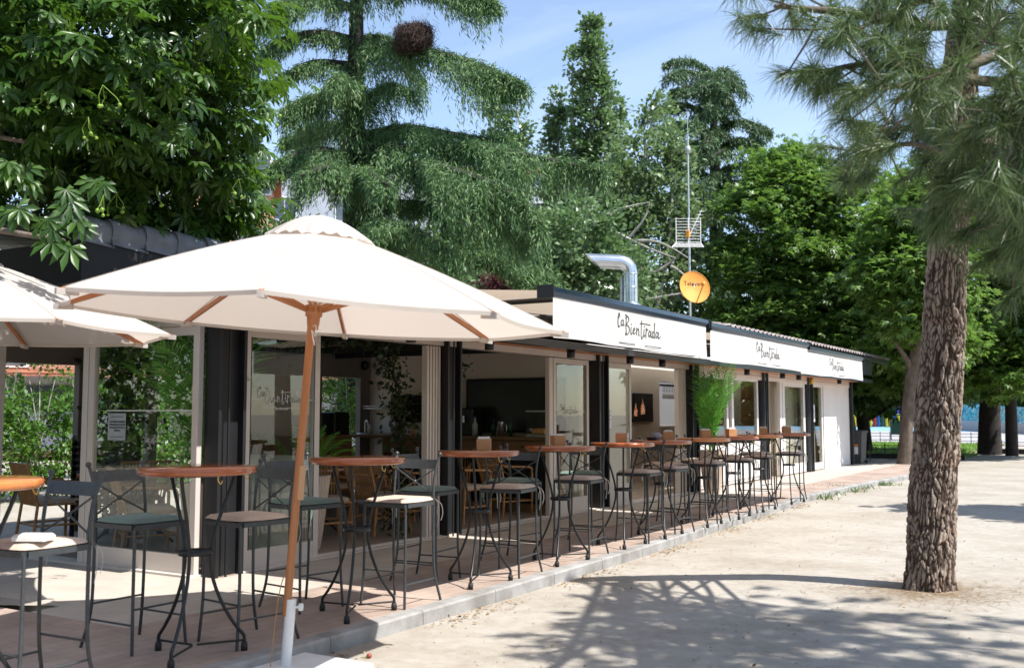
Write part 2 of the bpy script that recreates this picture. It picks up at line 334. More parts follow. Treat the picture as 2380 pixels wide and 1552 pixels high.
M['leaf_poplar'] = leafmat('poplar_leaf', (.085, .150, .055), (.13, .215, .085), (.24, .32, .19), trans=.34, rough=.30, tcol=(.16, .30, .07), spec=.7)
M['leaf_plane'] = leafmat('light_tree_leaf', (.10, .165, .06), (.16, .24, .10), (.27, .34, .20), trans=.34, rough=.33, tcol=(.2, .32, .09), spec=.7)
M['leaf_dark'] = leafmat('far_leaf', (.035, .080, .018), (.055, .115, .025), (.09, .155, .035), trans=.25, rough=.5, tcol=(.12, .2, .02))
M['leaf_bush'] = leafmat('bush_leaf', (.038, .105, .015), (.066, .155, .022), (.11, .22, .032), trans=.32, rough=.4, tcol=(.25, .45, .04))
M['leaf_purple'] = leafmat('plum_leaf', (.05, .012, .016), (.075, .018, .02), (.1, .03, .03), trans=.2, tcol=(.2, .03, .03))
M['leaf_ivy'] = leafmat('ivy_leaf', (.012, .03, .010), (.022, .048, .014), (.06, .07, .02), trans=.2, tcol=(.1, .14, .02))
M['needle_cedar'] = leafmat('cedar_needles', (.048, .115, .042), (.090, .180, .062), (.19, .29, .095), trans=.25, rough=.55, tcol=(.15, .25, .08))
M['needle_cedar_dark'] = leafmat('cedar_needles_green', (.045, .095, .042), (.07, .135, .055), (.105, .18, .07), trans=.22, rough=.55, tcol=(.12, .2, .06))
M['needle_pine'] = leafmat('pine_needles', (.050, .095, .030), (.095, .155, .052), (.22, .27, .13), trans=.22, rough=.35, tcol=(.2, .3, .07))
M['palm_leaf'] = leafmat('palm_leaf', (.07, .22, .025), (.11, .32, .04), (.17, .42, .06), trans=.3, rough=.35, tcol=(.2, .5, .04))
M['added_skylight'] = mat('added_opal_sheet', (.85, .83, .80), rough=.8, trans=.75, tcol=(.9, .86, .8))  # translucent sheet, added only to bring daylight into the right-hand room
M['fruit'] = mat('green_fruit', (.20, .32, .03), (.14, .25, .02), scale=40, rough=.5)

# ---------------------------------------------------------------- terrain
def sm(a, b, x):
    t = np.clip((x - a) / (b - a), 0, 1); return t * t * (3 - 2 * t)
def gz(x, y):   # ground height: level by the terrace, rising gently to the playground
    return -0.10 + 0.53 * sm(36.0, 74.0, np.asarray(y, float)) + 0 * np.asarray(x, float)
def axis(vals):
    return np.array(sorted(set(vals)))
gx = axis(list(np.arange(-14, 8.01, .5)) + [-400, -250, -160, -110, -80, -60, -45, -35, -28, -22, -18, 11, 15, 20, 28, 40, 60, 90, 150, 250, 400])
gy = axis(list(np.arange(-2, 36.01, .5)) + list(np.arange(38, 80, 2.)) + [-400, -250, -150, -90, -60, -40, -25, -15, -9, -5, 85, 100, 130, 180, 260, 400])
X, Y = np.meshgrid(gx, gy, indexing='ij'); Z = gz(X, Y)
near = (np.abs(X) < 9) & (Y > -2) & (Y < 30) & (X > -4.0)
Z = Z + near * (0.012 * np.sin(X * 1.7 + Y * .6) * np.cos(Y * 1.1 - X * .5))
V = np.stack([X, Y, Z], -1).reshape(-1, 3); ny = len(gy); ii = np.arange(len(gx) - 1)[:, None] * ny + np.arange(ny - 1)[None, :]
F = np.stack([ii, ii + ny, ii + ny + 1, ii + 1], -1).reshape(-1, 4)
tag(np_mesh('ground', V, F, M['ground'], smooth=True), kind='structure')

# kerb line of the terrace (X of the outer edge against Y)
KY = [-3, 2, 4.7, 7.4, 10, 13.3, 17.9, 21.1, 24.6, 26.5, 28.2, 30.0]
KX = [-4.33, -4.36, -4.41, -4.46, -4.53, -4.70, -4.92, -4.82, -4.58, -4.55, -4.65, -4.8]
ys = np.arange(-3, 30.01, 1.0); xs = np.interp(ys, KY, KX)
def strip(name, xa, xb, ya, yb, z, m, thick=None):
    """paving between two lines xa(y), xb(y)"""
    yy = np.arange(ya, yb + .001, .5); A = [xa(y) for y in yy]; B = [xb(y) for y in yy]; b = MB()
    for i in range(len(yy) - 1):
        b.add([(A[i], yy[i], z), (B[i], yy[i], z), (B[i + 1], yy[i + 1], z), (A[i + 1], yy[i + 1], z)], [(0, 1, 2, 3)])
    return tag(b.build(name, m), kind='structure')
kx = lambda y: float(np.interp(y, KY, KX))
strip('terrace', lambda y: -5.75, lambda y: kx(y) - .12, -3, 30, 0.0, M['paver'])
strip('walkway', lambda y: -6.80, lambda y: -5.75, 4.5, 30, 0.001, M['conc'])
strip('near_paving', lambda y: -9.6, lambda y: -5.75, -3, 4.5, 0.0, M['paver'])
b = MB(); b.add([(-9.6, 4.5, .0015), (-7.3, 4.5, .0015), (-6.85, 4.75, .0015), (-9.6, 4.75, .0015)], [(0, 1, 2, 3)]); tag(b.build('sandy_patch', M['ground']), kind='structure')
b = MB(); b.box(-11.1, -6.8, 6.25, 30, -.09, 0.001); tag(b.build('interior_floor', M['interior_floor']), kind='structure')
b = MB(); b.box(-14.5, -6.8, 4.75, 6.25, -.09, 0.001); tag(b.build('apron', M['conc']), kind='structure')
b = MB()
for i in range(len(ys) - 1):
    x0, x1, y0, y1 = xs[i], xs[i + 1], ys[i], ys[i + 1]; g = .006
    b.add([(x0, y0 + g, -.13), (x1, y1, -.13), (x1, y1, -.012), (x0, y0 + g, -.012), (x0 - .012, y0 + g, .003), (x1 - .012, y1, .003), (x1 * 1 - .125, y1, .003), (x0 - .125, y0 + g, .003)],
          [(0, 1, 2, 3), (3, 2, 5, 4), (4, 5, 6, 7), (0, 3, 4, 7)])
tag(b.build('kerb', M['kerb']), kind='structure')
b = MB(); b.box(-14.5, -4.8, 29.9, 30.0, -.13, .003); tag(b.build('terrace_end', M['kerb']), kind='structure')
def sheet(name, pts, m, n=24, dz=.004):
    """quad sheet that follows the ground; pts = 4 corners (x,y)"""
    P = np.array(pts, float); u = np.linspace(0, 1, n); U, Vv = np.meshgrid(u, u, indexing='ij')
    XY = ((1 - U)[..., None] * (1 - Vv)[..., None] * P[0] + U[..., None] * (1 - Vv)[..., None] * P[1] + U[..., None] * Vv[..., None] * P[2] + (1 - U)[..., None] * Vv[..., None] * P[3])
    Zz = gz(XY[..., 0], XY[..., 1]) + dz; V = np.concatenate([XY, Zz[..., None]], -1).reshape(-1, 3)
    ii = np.arange(n - 1)[:, None] * n + np.arange(n - 1)[None]; F = np.stack([ii, ii + n, ii + n + 1, ii + 1], -1).reshape(-1, 4)
    return tag(np_mesh(name, V, F, m), kind='structure')
sheet('lawn', [(-16, 36.2), (-5.2, 36.2), (-6.0, 50), (-24, 50)], M['grass'], dz=.006)
sheet('path', [(-24, 50), (6, 50), (12, 64), (-30, 64)], M['path'], dz=.006)
sheet('playground_floor', [(-34, 64), (14, 64), (20, 100), (-50, 100)], M['play_blue'], dz=.006)
# grass blades on the lawn
n = 14000; px = rng.uniform(-16, -5.0, n); py = rng.uniform(36.3, 50, n); h = rng.uniform(.04, .10, n); a = rng.uniform(0, pi, n)
B0 = np.stack([px, py, gz(px, py)], -1); dx = np.stack([np.cos(a), np.sin(a), 0 * a], -1) * .02
V = np.stack([B0 - dx, B0 + dx, B0 + np.stack([rng.normal(0, .02, n), rng.normal(0, .02, n), h], -1)], 1).reshape(-1, 3)
g = np_mesh('lawn_grass', V, np.arange(3 * n).reshape(-1, 3), leafmat('grass_blade', (.10, .2, .02), (.14, .26, .03), (.2, .33, .05), trans=.3, tcol=(.3, .5, .05)))
tag(g, 'bright green grass of the sunlit lawn behind the terrace', 'grass', kind='stuff')

# ---------------------------------------------------------------- instancing of leaf templates (one mesh per crown)
def basis(d, up):
    d = d / (np.linalg.norm(d, axis=1, keepdims=True) + 1e-9); r = np.cross(d, up); r /= (np.linalg.norm(r, axis=1, keepdims=True) + 1e-9)
    u = np.cross(r, d); return np.stack([r, d, u], -1)      # columns: right, forward, up
def inst(TV, TF, pos, R, sc):
    TV = np.asarray(TV, float); TF = np.asarray(TF); n = len(pos)
    V = np.einsum('nij,kj->nki', R, TV) * np.asarray(sc)[:, None, None] + pos[:, None, :]
    F = TF[None] + (np.arange(n) * len(TV))[:, None, None]
    return V.reshape(-1, 3), F.reshape(-1, TF.shape[1])
def rdir(n): v = rng.normal(size=(n, 3)); return v / np.linalg.norm(v, axis=1, keepdims=True)
DIA = ([(0, 0, 0), (.32, .45, .06), (0, 1, 0), (-.32, .45, .06)], [(0, 1, 2, 3)])
OVAL = ([(0, 0, 0), (.2, .2, .05), (.3, .55, .07), (0, 1, -.05), (-.3, .55, .07), (-.2, .2, .05)], [(0, 1, 2, 3), (0, 3, 4, 5)])
def palmate(nl=7, fine=True):
    """horse-chestnut leaf: leaflets fan from one point"""
    V = []; F = []
    angs = {7: [0, 32, -32, 66, -66, 108, -108], 5: [0, 38, -38, 80, -80]}[nl]
    for k, a in enumerate(angs):
        ln = [1, .95, .95, .78, .78, .52, .52][k]; ca, sa = cos(radians(a)), sin(radians(a)); b_ = len(V)
        pr = [(0, .0, 0), (.055, .3, .03), (.13, .68, .035), (.0, 1.0, -.10), (-.13, .68, .035), (-.055, .3, .03), (0, .35, -.01), (0, .7, -.045)]
        for (x, y, z) in pr:
            x *= 1.05; y *= ln; V.append((x * ca + y * sa, -x * sa + y * ca, z - .16 * y * y))
        F += [(b_ + 0, b_ + 1, b_ + 2, b_ + 6), (b_ + 6, b_ + 2, b_ + 3, b_ + 7), (b_ + 0, b_ + 6, b_ + 4, b_ + 5), (b_ + 6, b_ + 7, b_ + 3, b_ + 4)]
    return V, F
STAR = ([], [])
for k, a in enumerate([0, 42, -42, 88, -88]):
    ca, sa = cos(radians(a)), sin(radians(a)); ln = [1, .9, .9, .7, .7][k]; b_ = len(STAR[0])
    for (x, y, z) in [(0, 0, 0), (.17, .55, .03), (0, 1, -.08), (-.17, .55, .03)]:
        STAR[0].append((x * ca + y * ln * sa, -x * sa + y * ln * ca, z - .12 * y * y))
    STAR[1].append((b_, b_ + 1, b_ + 2, b_ + 3))
def crown_points(ells, n, clump=.45, nclump=None, shell=.55, squash=.6, keep=None):
    """points gathered in clumps through a union of ellipsoids; returns positions and outward directions"""
    ells = [(np.array(c, float), np.array(r, float)) for c, r in ells]
    vol = np.array([np.prod(r) for c, r in ells]); vol = vol ** .8; vol /= vol.sum()
    nc = nclump or max(8, n // 60); ids = rng.choice(len(ells), nc, p=vol)
    d = rdir(nc); rad = (shell + (1 - shell) * rng.random(nc)) ** .6
    rad = np.where(rng.random(nc) < .72, .78 + .26 * rng.random(nc), rad * .8)
    cc = np.array([ells[i][0] for i in ids]); rr = np.array([ells[i][1] for i in ids]); cl = cc + d * rr * rad[:, None]
    cs = clump * rng.uniform(.6, 1.5, nc); k = rng.integers(0, nc, n)
    off = rng.normal(size=(n, 3)) * cs[k][:, None] * .5; off[:, 2] *= squash
    P = cl[k] + off; O = d[k] * .7 + off / (np.linalg.norm(off, axis=1, keepdims=True) + 1e-6) * .6 + np.array([0, 0, .35])
    if keep is not None: q = keep(P); P, O = P[q], O[q]
    return P, O
def crown(name, ells, n, size, m, parent, tmpl=DIA, clump=.45, nclump=None, shell=.55, squash=.6, keep=None, droop=.3, flat=.5):
    P, O = crown_points(ells, n, clump, nclump, shell, squash, keep); k = len(P)
    D = O + rdir(k) * .9; D[:, 2] -= droop
    U = rdir(k) * (1 - flat) + np.array([0, 0, 1.]) * flat + O * .25
    V, F = inst(tmpl[0], tmpl[1], P, basis(D, U), size * rng.uniform(.65, 1.3, k))
    return np_mesh(name, V, F, m, parent)
def branch_mesh(b, p0, p1, r0, r1, sag=0.0, n=7, k=7, wob=.05):
    p0, p1 = np.array(p0, float), np.array(p1, float); L_ = np.linalg.norm(p1 - p0); pts = []; w1 = rng.normal(size=3) * wob * L_
    for i in range(n + 1):
        t = i / n; q = p0 + (p1 - p0) * t; q = q + w1 * sin(pi * t) + np.array([0, 0, -sag * 4 * t * (1 - t) * .5]); pts.append(q)
    b.tube(pts, [r0 + (r1 - r0) * (i / n) for i in range(n + 1)], k); return pts
def ball_cloud(): pass

# ================================================================ the pavilion (bar with glazed front)
FX = -6.92
pav = thing('pavilion', 'long low bar pavilion with glazed doors and black posts behind the bar tables', 'building', (0, 0, 0))
def stroke(pts, n=6):
    P = [np.array(p, float) for p in pts]
    if len(P) < 3: return P
    Q = [P[0] * 2 - P[1]] + P + [P[-1] * 2 - P[-2]]; o = []
    for i in range(1, len(Q) - 2):
        for t in np.linspace(0, 1, n, endpoint=False):
            o.append(.5 * ((2 * Q[i]) + (-Q[i - 1] + Q[i + 1]) * t + (2 * Q[i - 1] - 5 * Q[i] + 4 * Q[i + 1] - Q[i + 2]) * t * t + (-Q[i - 1] + 3 * Q[i] - 3 * Q[i + 1] + Q[i + 2]) * t ** 3))
    return o + [P[-1]]
LOGO = [[(.06, .95), (.13, 1.10), (.10, 1.22), (.03, 1.1), (.0, .7), (.05, .44), (.17, .5)],
        [(.42, .84), (.31, .84), (.25, .68), (.32, .54), (.41, .64), (.44, .84), (.43, .62), (.52, .56)],
        [(.60, 1.20), (.69, 1.12), (.66, .6), (.70, .1), (.62, .02)], [(.62, 1.02), (.78, 1.14), (.90, .92), (.72, .66), (.92, .52), (.94, .26), (.78, .08), (.62, .14)],
        [(1.10, .52), (1.08, .22), (1.12, .12), (1.20, .22)], [(1.10, .72), (1.11, .69)],
        [(1.28, .30), (1.40, .42), (1.35, .52), (1.27, .38), (1.32, .16), (1.46, .26)],
        [(1.56, .54), (1.56, .14)], [(1.57, .36), (1.68, .52), (1.74, .36), (1.73, .14), (1.80, .12)],
        [(1.98, 1.02), (1.95, .45), (1.95, .06), (2.02, -.06), (2.12, .12)], [(1.84, .84), (2.2, .87), (2.78, .86)],
        [(2.22, .52), (2.20, .22), (2.24, .10), (2.32, .2)], [(2.23, .72), (2.24, .69)],
        [(2.42, .62), (2.40, .06)], [(2.41, .38), (2.50, .56), (2.60, .54)],
        [(2.82, .46), (2.72, .48), (2.66, .3), (2.72, .14), (2.82, .28), (2.86, .46), (2.85, .2), (2.94, .12)],
        [(3.14, .44), (3.02, .46), (2.98, .26), (3.06, .12), (3.14, .24)], [(3.16, 1.02), (3.15, .5), (3.15, .2), (3.22, .12)],
        [(3.46, .46), (3.34, .48), (3.28, .3), (3.34, .14), (3.44, .28), (3.50, .46), (3.48, .2), (3.56, .12), (3.66, .24)]]
LINES = [[(.12, -.34), (.95, -.34)], [(1.55, -.34), (2.95, -.34)]]
def lettering(name, strokes, org, ux, uz, nrm, sx, sy, wd, m, parent, surf=None):
    """thin pen strokes lying on a surface: org + x*ux + y*uz, raised along nrm"""
    org, ux, uz, nrm = map(np.array, (org, ux, uz, nrm)); b = MB()
    for st in strokes:
        P = [p * np.array([sx, sy]) for p in stroke(st)]
        for i in range(len(P) - 1):
            a, c = P[i], P[i + 1]; d = c - a; ln = np.linalg.norm(d)
            if ln < 1e-6: continue
            d = d / ln; q = np.array([-d[1], d[0]]); vs = []
            hw = wd * (.65 + .6 * abs(d[1]))
            for s_, e_ in ((a - d * hw * .5, -1), (a - d * hw * .5, 1), (c + d * hw * .5, 1), (c + d * hw * .5, -1)):
                p2 = s_ + q * e_ * hw / 2; w_ = org + (ux * p2[0] + uz * p2[1]) + nrm * (.0015 + .0002 * (i % 2)); vs.append(w_ if surf is None else surf(w_))
            b.add(vs, [(0, 1, 2, 3)])
    return b.build(name, m, parent)
def text_mesh(name, txt, size, loc, rot, m, parent, align='CENTER', space=1.0, extr=.001):
    c = bpy.data.curves.new(name, 'FONT'); c.body = txt; c.size = size; c.align_x = align; c.align_y = 'CENTER'; c.extrude = extr; c.space_line = space; c.resolution_u = 3
    o = bpy.data.objects.new(name, c); COL.objects.link(o); me = bpy.data.meshes.new_from_object(o); bpy.data.objects.remove(o)
    me.materials.clear(); o = link_mesh(name, me, m, parent); o.location = loc; o.rotation_euler = rot; return o

# posts
PIL = [(6.22, 6.54), (9.66, 9.95), (13.55, 13.87), (17.24, 17.58), (21.36, 21.64), (24.84, 25.17)]
for i, (a, c) in enumerate(PIL):
    b = MB(); b.box(-7.0, -6.93, a + .02, c - .02, .001, 2.36); b.box(-6.93, -6.80, a, a + .035, .001, 2.36); b.box(-6.93, -6.80, c - .035, c, .001, 2.36); b.box(-6.93, -6.868, a + .035, c - .035, .001, 2.36)
    b.box(-6.80, -6.79, a + .10, a + .12, .001, 2.36)
    b.build('pillar', M['pillar'] if i < 4 else M['beam'], pav)
# fascia beam, wood soffit strip, header above the glazing
b = MB(); b.bbox(-6.36, -6.26, 6.0, 29.2, 2.24, 2.33); b.build('fascia_beam', M['beam'], pav)
b = MB(); b.box(-6.30, -6.22, 17.4, 29.0, 2.44, 2.80); b.build('upper_fascia', M['beam'], pav)
b = MB()
for i in range(30):
    y0 = 6.0 + i * .78; b.box(-6.92, -6.37, y0, min(y0 + .765, 29.2), 2.275, 2.295)
b.build('soffit', M['orange_wood'], pav)
b = MB(); b.box(-7.0, -6.86, 6.54, 29.2, 2.19, 2.272); b.build('head_rail', M['frame'], pav)
# cream panel strip over the right-hand bays
b = MB(); b.box(-6.90, -6.855, 17.6, 29.2, 2.11, 2.186); b.build('head_panel', M['frame_white'], pav)

def door(y0, y1, x=FX, z0=.02, z1=2.18, fw=.075, bot=.13, m=None, gm=None, nm='sliding_door', dx=.03, label=None):
    m = m or M['frame']; b = MB(); g = .004
    b.bbox(x - dx, x + dx, y0, y0 + fw, z0, z1, .004); b.bbox(x - dx, x + dx, y1 - fw, y1, z0, z1, .004)
    b.box(x - dx + g, x + dx - g, y0 + fw, y1 - fw, z1 - fw, z1 - .002); b.box(x - dx + g, x + dx - g, y0 + fw, y1 - fw, z0, z0 + bot)
    d = b.build(nm, m, pav, label)
    p = MB(); p.box(x - .004, x + .004, y0 + fw, y1 - fw, z0 + bot, z1 - fw); p.build('pane', gm or M['glass'], d)
    # dark gasket
    q = MB(); e = .010
    q.box(x + dx - g + .0005, x + dx - g + .003, y0 + fw, y0 + fw + e, z0 + bot, z1 - fw); q.box(x + dx - g + .0005, x + dx - g + .003, y1 - fw - e, y1 - fw, z0 + bot, z1 - fw); q.build('gasket', M['iron_dark'], d)
    return d
d1 = door(6.60, 7.60, bot=.16)
lettering('window_lettering', LOGO + [[(.0, -.02), (3.8, -.02)]] * 0 + [[(.3, -.28), (1.5, -.30)], [(2.3, -.30), (3.6, -.32)]], (FX + .004, 6.80, 1.50), (0, 1, 0), (0, 0, 1), (1, 0, 0), .155, .125, .0075, M['decal'], d1)
text_mesh('window_lettering', 'la terraza', .045, (FX + .006, 7.10, 1.455), (pi / 2, 0, pi / 2), M['decal'], d1)
b = MB(); b.box(FX + .0045, FX + .006, 6.69, 6.80, 1.535, 1.545); b.box(FX + .0045, FX + .006, 7.36, 7.52, 1.535, 1.545); b.build('safety_stripe', M['decal'], d1)
# folded panels stacked at posts
def stack(y0, n, step=.055):
    for k in range(n):
        door_y = y0 + k * step; b = MB(); b.bbox(FX - .05, FX + .03, door_y, door_y + .034, .02, 2.18, .004); b.build('folded_door', M['frame'], pav)
stack(9.38, 5, .056)
d3 = door(12.32, 13.38, bot=.20)
b = MB(); b.bbox(FX - .04, FX + .03, 12.20, 12.30, .02, 2.18); b.build('door_post', M['frame'], pav)
lettering('window_lettering', LOGO + [[(.4, -.3), (3.2, -.32)]], (FX + .004, 12.58, 1.40), (0, 1, 0), (0, 0, 1), (1, 0, 0), .135, .11, .0075, M['decal'], d3)
b = MB(); b.box(FX + .0045, FX + .006, 12.40, 13.30, 1.43, 1.442); b.build('safety_stripe', M['decal'], d3)
d4 = door(13.95, 14.85, bot=.30)
b = MB(); b.box(FX + .006, FX + .008, 13.99, 14.17, 1.18, 1.50); pp = b.build('notice', M['paper'], d4, 'white paper notice on the open glass door')
for k in range(4): text_mesh('notice_text', ['AVISO', 'mesas', 'reserva', 'bar'][k], .035, (FX + .011, 14.08, 1.44 - k * .06), (pi / 2, 0, pi / 2), M['ink'], pp)
b = MB(); b.tube([(FX + .03, 14.70, 1.02), (FX + .075, 14.70, 1.02), (FX + .075, 14.56, 1.02)], .009); b.box(FX + .031, FX + .036, 14.685, 14.715, .93, 1.1); b.build('handle', M['steel'], d4)
stack(16.80, 6, .062)
# window bay (behind the palm) and ribbed dado
for (a, c) in ((17.7, 19.35), (19.55, 21.2)):
    door(a, c, z0=.86, bot=.09, m=M['frame_white'], nm='window', fw=.11)
b = MB()
k = 17.66
while k < 21.3: b.bbox(FX - .02, FX + .02, k, k + .055, .10, .85, .006); k += .075
b.box(FX - .03, FX - .02, 17.6, 21.34, .02, .86); b.build('ribbed_dado', M['frame_white'], pav)
door(22.95, 24.75, m=M['frame_white'], fw=.16, bot=.22)
b = MB(); b.bbox(FX - .04, FX + .03, 22.74, 22.90, .02, 2.18); b.build('door_post', M['frame_white'], pav)
b = MB(); b.box(-7.45, -6.98, 21.72, 21.80, .02, 2.18); b.build('wooden_door', woodmat('orange_door', (.42, .19, .07), (.32, .13, .045)), pav)
d6 = door(25.25, 26.35, m=M['frame_white'], fw=.12, bot=.16)
b = MB(); b.box(FX + .006, FX + .009, 25.32, 25.68, 1.20, 1.62); pp = b.build('notice', M['paper'], d6, 'white notice on the last glass door')
for k in range(4): text_mesh('notice_text', ['WC', 'CLIENTES', '24', 'horario'][k], .055, (FX + .0125, 25.5, 1.55 - k * .09), (pi / 2, 0, pi / 2), M['blue'], pp)
b = MB(); b.box(-7.02, -6.88, 26.40, 29.3, .002, 2.26); b.build('white_wall', M['wall_white'], pav)
b = MB(); b.box(-14.4, -6.90, 29.3, 29.5, .002, 2.6); b.build('gable_wall', M['wall_white'], pav)
b = MB(); b.tube([(-6.83, 29.12, .01), (-6.83, 29.12, 2.3)], .055, 10); b.build('downpipe', M['pillar'], pav)
b = MB(); b.lathe([(.0, 0), (.05, .01), (.06, .05), (.05, .12), (0, .13)], 12, (-6.80, 25.0, 2.12)); b.build('alarm_box', M['yellow'], pav)
# end wall glazing (faces the camera) : panels along X at Y = 6.2
def endpanel(x0, x1, fw=.075, y=6.20, bot=.16):
    b = MB(); b.bbox(x0, x0 + fw, y - .03, y + .03, .02, 2.18, .004); b.bbox(x1 - fw, x1, y - .03, y + .03, .02, 2.18, .004)
    b.box(x0 + fw, x1 - fw, y - .026, y + .026, 2.10, 2.178); b.box(x0 + fw, x1 - fw, y - .026, y + .026, .02, .02 + bot); d = b.build('sliding_door', M['frame'], pav)
    p = MB(); p.box(x0 + fw, x1 - fw, y - .004, y + .004, .02 + bot, 2.10); p.build('pane', M['glass'], d); return d
e1 = endpanel(-8.52, -7.01)
for (a, c) in ((-8.60, -8.525), (-10.05, -9.97), (-11.1, -11.0)): b = MB(); b.bbox(a, c, 6.16, 6.24, .02, 2.18); b.build('door_post', M['frame'], pav)
b = MB(); b.box(-11.6, -7.0, 6.14, 6.26, 2.182, 2.30); b.box(-12, -6.98, 6.10, 6.30, .001, .02); b.build('track', M['frame'], pav)
# notice hung on the end pane, with the pane's white stripe
b = MB(); b.box(-8.24, -7.99, 6.188, 6.191, 1.16, 1.41); pp = b.build('notice', mat('notice_grey', (.36, .40, .42), rough=.7), e1, 'grey paper notice about dogs taped to the end pane')
text_mesh('notice_text', 'LOS PERROS DEBER\u00c1N\nPERMANECER ATADOS\nEN EL RECINTO DE LA\nTERRAZA', .0215, (-8.105, 6.185, 1.29), (pi / 2, 0, 0), M['ink'], pp, space=1.25)
b = MB()
b.box(-8.20, -8.02, 6.1845, 6.187, 1.19, 1.194); b.box(-8.20, -8.02, 6.1845, 6.187, 1.375, 1.379); b.build('notice_border', M['ink'], pp)
b = MB(); b.box(-8.28, -7.09, 6.1935, 6.1955, 1.428, 1.440); b.build('safety_stripe', M['decal'], e1)
# floor track along the facade
b = MB(); b.box(-7.02, -6.80, 6.54, 17.24, .0035, .018); b.box(-6.95, -6.945, 6.54, 17.24, .018, .026); b.box(-6.89, -6.885, 6.54, 17.24, .018, .026); b.build('track', M['frame'], pav)
# inner walls, ceiling
b = MB(); b.box(-11.1, -6.99, 6.30, 13.38, 2.37, 2.42); b.build('ceiling', M['ceiling'], pav)
b = MB(); b.box(-8.0, -6.99, 17.5, 29.3, 2.37, 2.42); b.build('ceiling', M['wall_cream'], pav)
M['added_opal_ceiling'] = mat('added_ceiling_sheet', (.85, .83, .80), rough=.8, trans=.8, tcol=(.95, .9, .82)); b = MB(); b.add([(-11.1, 17.5, 2.39), (-8.0, 17.5, 2.39), (-8.0, 29.3, 2.39), (-11.1, 29.3, 2.39)], [(0, 1, 2, 3)]); b.build('added_opal_ceiling', M['added_opal_ceiling'], pav)  # opal ceiling added to pass diffuse light onto the cream inner wall
b = MB(); b.add([(-11.1, 13.42, 2.38), (-6.99, 13.42, 2.38), (-6.99, 17.5, 2.38), (-11.1, 17.5, 2.38)], [(0, 1, 2, 3)]); b.build('added_opal_ceiling', M['added_skylight'], pav)  # likewise added, spreads daylight in the bar room
for yy in (7.3, 8.6, 9.9, 11.2, 12.4): b = MB(); b.box(-11.0, -7.0, yy, yy + .07, 2.28, 2.368); b.build('ceiling_beam', M['black'], pav)
b = MB(); b.box(-11.06, -10.94, 6.3, 13.3, 1.99, 2.368); b.build('header', M['header'], pav)
for (a, c) in ((6.25, 6.80), (7.80, 7.92), (8.84, 8.97), (10.0, 10.35), (11.9, 12.12), (13.05, 13.3)): b = MB(); b.box(-11.05, -10.95, a, c, .002, 1.988); b.build('back_post', M['header'], pav)
b = MB(); b.box(-11.04, -10.96, 10.35, 11.9, .002, 1.988); b.build('back_wall', M['wall_cream'], pav)
b = MB(); b.box(-11.06, -7.02, 13.30, 13.42, .002, 2.368); b.build('cross_wall', M['wall_cream'], pav)
b = MB(); b.box(-9.12, -9.0, 13.44, 20.85, .002, 2.368); b.box(-9.12, -9.0, 20.85, 22.2, .002, 1.10); b.box(-9.12, -9.0, 20.85, 22.2, 2.1, 2.368); b.box(-9.12, -9.0, 22.2, 29.2, .002, 2.368); b.build('inner_wall', M['wall_cream'], pav)
b = MB(); b.box(-11.5, -11.4, 20.0, 23.5, .002, 2.36); b.build('kitchen_wall', M['black'], pav)
b = MB(); b.box(-7.62, -7.55, 18.4, 21.3, .002, 2.30); b.build('partition', M['counter'], pav)
b = MB(); b.box(-7.16, -7.12, 22.0, 29, 0.002, 2.30); b.build('added_beige_panel', mat('added_beige_panel', (.52, .43, .33), (.48, .39, .30), rough=.8), pav)  # panel added close behind the door glass to catch outside light

# roofs
def tiled_roof(name, xe, ze, xr, zr, y0, y1, m, parent, pitch=.24, th=.02, amp=.04):
    """channel tiles: corrugated sheet from the eave (xe,ze) up to the ridge (xr,zr), rows overlapping"""
    nw = int((y1 - y0) / pitch); cols = nw * 8 + 1; yy = np.linspace(y0, y1, cols); ph = (yy - y0) / pitch * 2 * pi
    hz = amp * np.maximum(np.sin(ph), -.25); rows = []; nr = 12
    for r in range(nr):
        for e in (0, 1):
            t = (r + e) / nr; lift = .028 * (1 - e); rows.append((xe + (xr - xe) * t, ze + (zr - ze) * t + lift))
    V = []; 
    for (x, z) in rows:
        for j in range(cols): V.append((x, yy[j], z + hz[j]))
    F = []
    for i in range(len(rows) - 1):
        for j in range(cols - 1): F.append((i * cols + j, i * cols + j + 1, (i + 1) * cols + j + 1, (i + 1) * cols + j))
    nb = len(V)
    for j in range(cols): V.append((xe + .002, yy[j], ze + hz[j] + .028 - th * 1.2))
    for j in range(cols - 1): F.append((nb + j, nb + j + 1, j + 1, j))
    o = np_mesh(name, V, F, m, parent); return o
b = MB(); b.box(-8.35, -6.45, 17.5, 30.6, 2.86, 2.90); b.build('roof_deck', M['black'], pav)
tiled_roof('tiled_roof', -6.12, 2.93, -8.35, 3.31, 17.3, 30.9, M['tile_brown'], pav, pitch=.26)
b = MB(); b.box(-6.28, -6.16, 17.3, 30.9, 2.82, 2.90); b.build('eave_board', M['beam'], pav)
b = MB(); b.add([(-11.1, 6.0, 2.62), (-6.4, 6.0, 2.62), (-6.4, 13.4, 2.62), (-11.1, 13.4, 2.62)], [(0, 1, 2, 3)]); b.box(-11.1, -6.42, 5.9, 13.4, 2.43, 2.60); b.build('flat_roof', M['black'], pav)
b = MB(); b.add([(-11.1, 13.4, 2.60), (-6.9, 13.4, 2.60), (-6.9, 17.5, 2.60), (-11.1, 17.5, 2.60)], [(0, 1, 2, 3)]); b.build('added_opal_roof', M['added_skylight'], pav)  # unseen opal roof, added so that daylight reaches the room below
b = MB(); b.add([(-11.1, 17.52, 3.0), (-8.36, 17.52, 3.0), (-8.36, 29.4, 3.0), (-11.1, 29.4, 3.0)], [(0, 1, 2, 3)]); b.build('added_opal_roof', M['added_skylight'], pav)  # second unseen opal roof, added for the same light
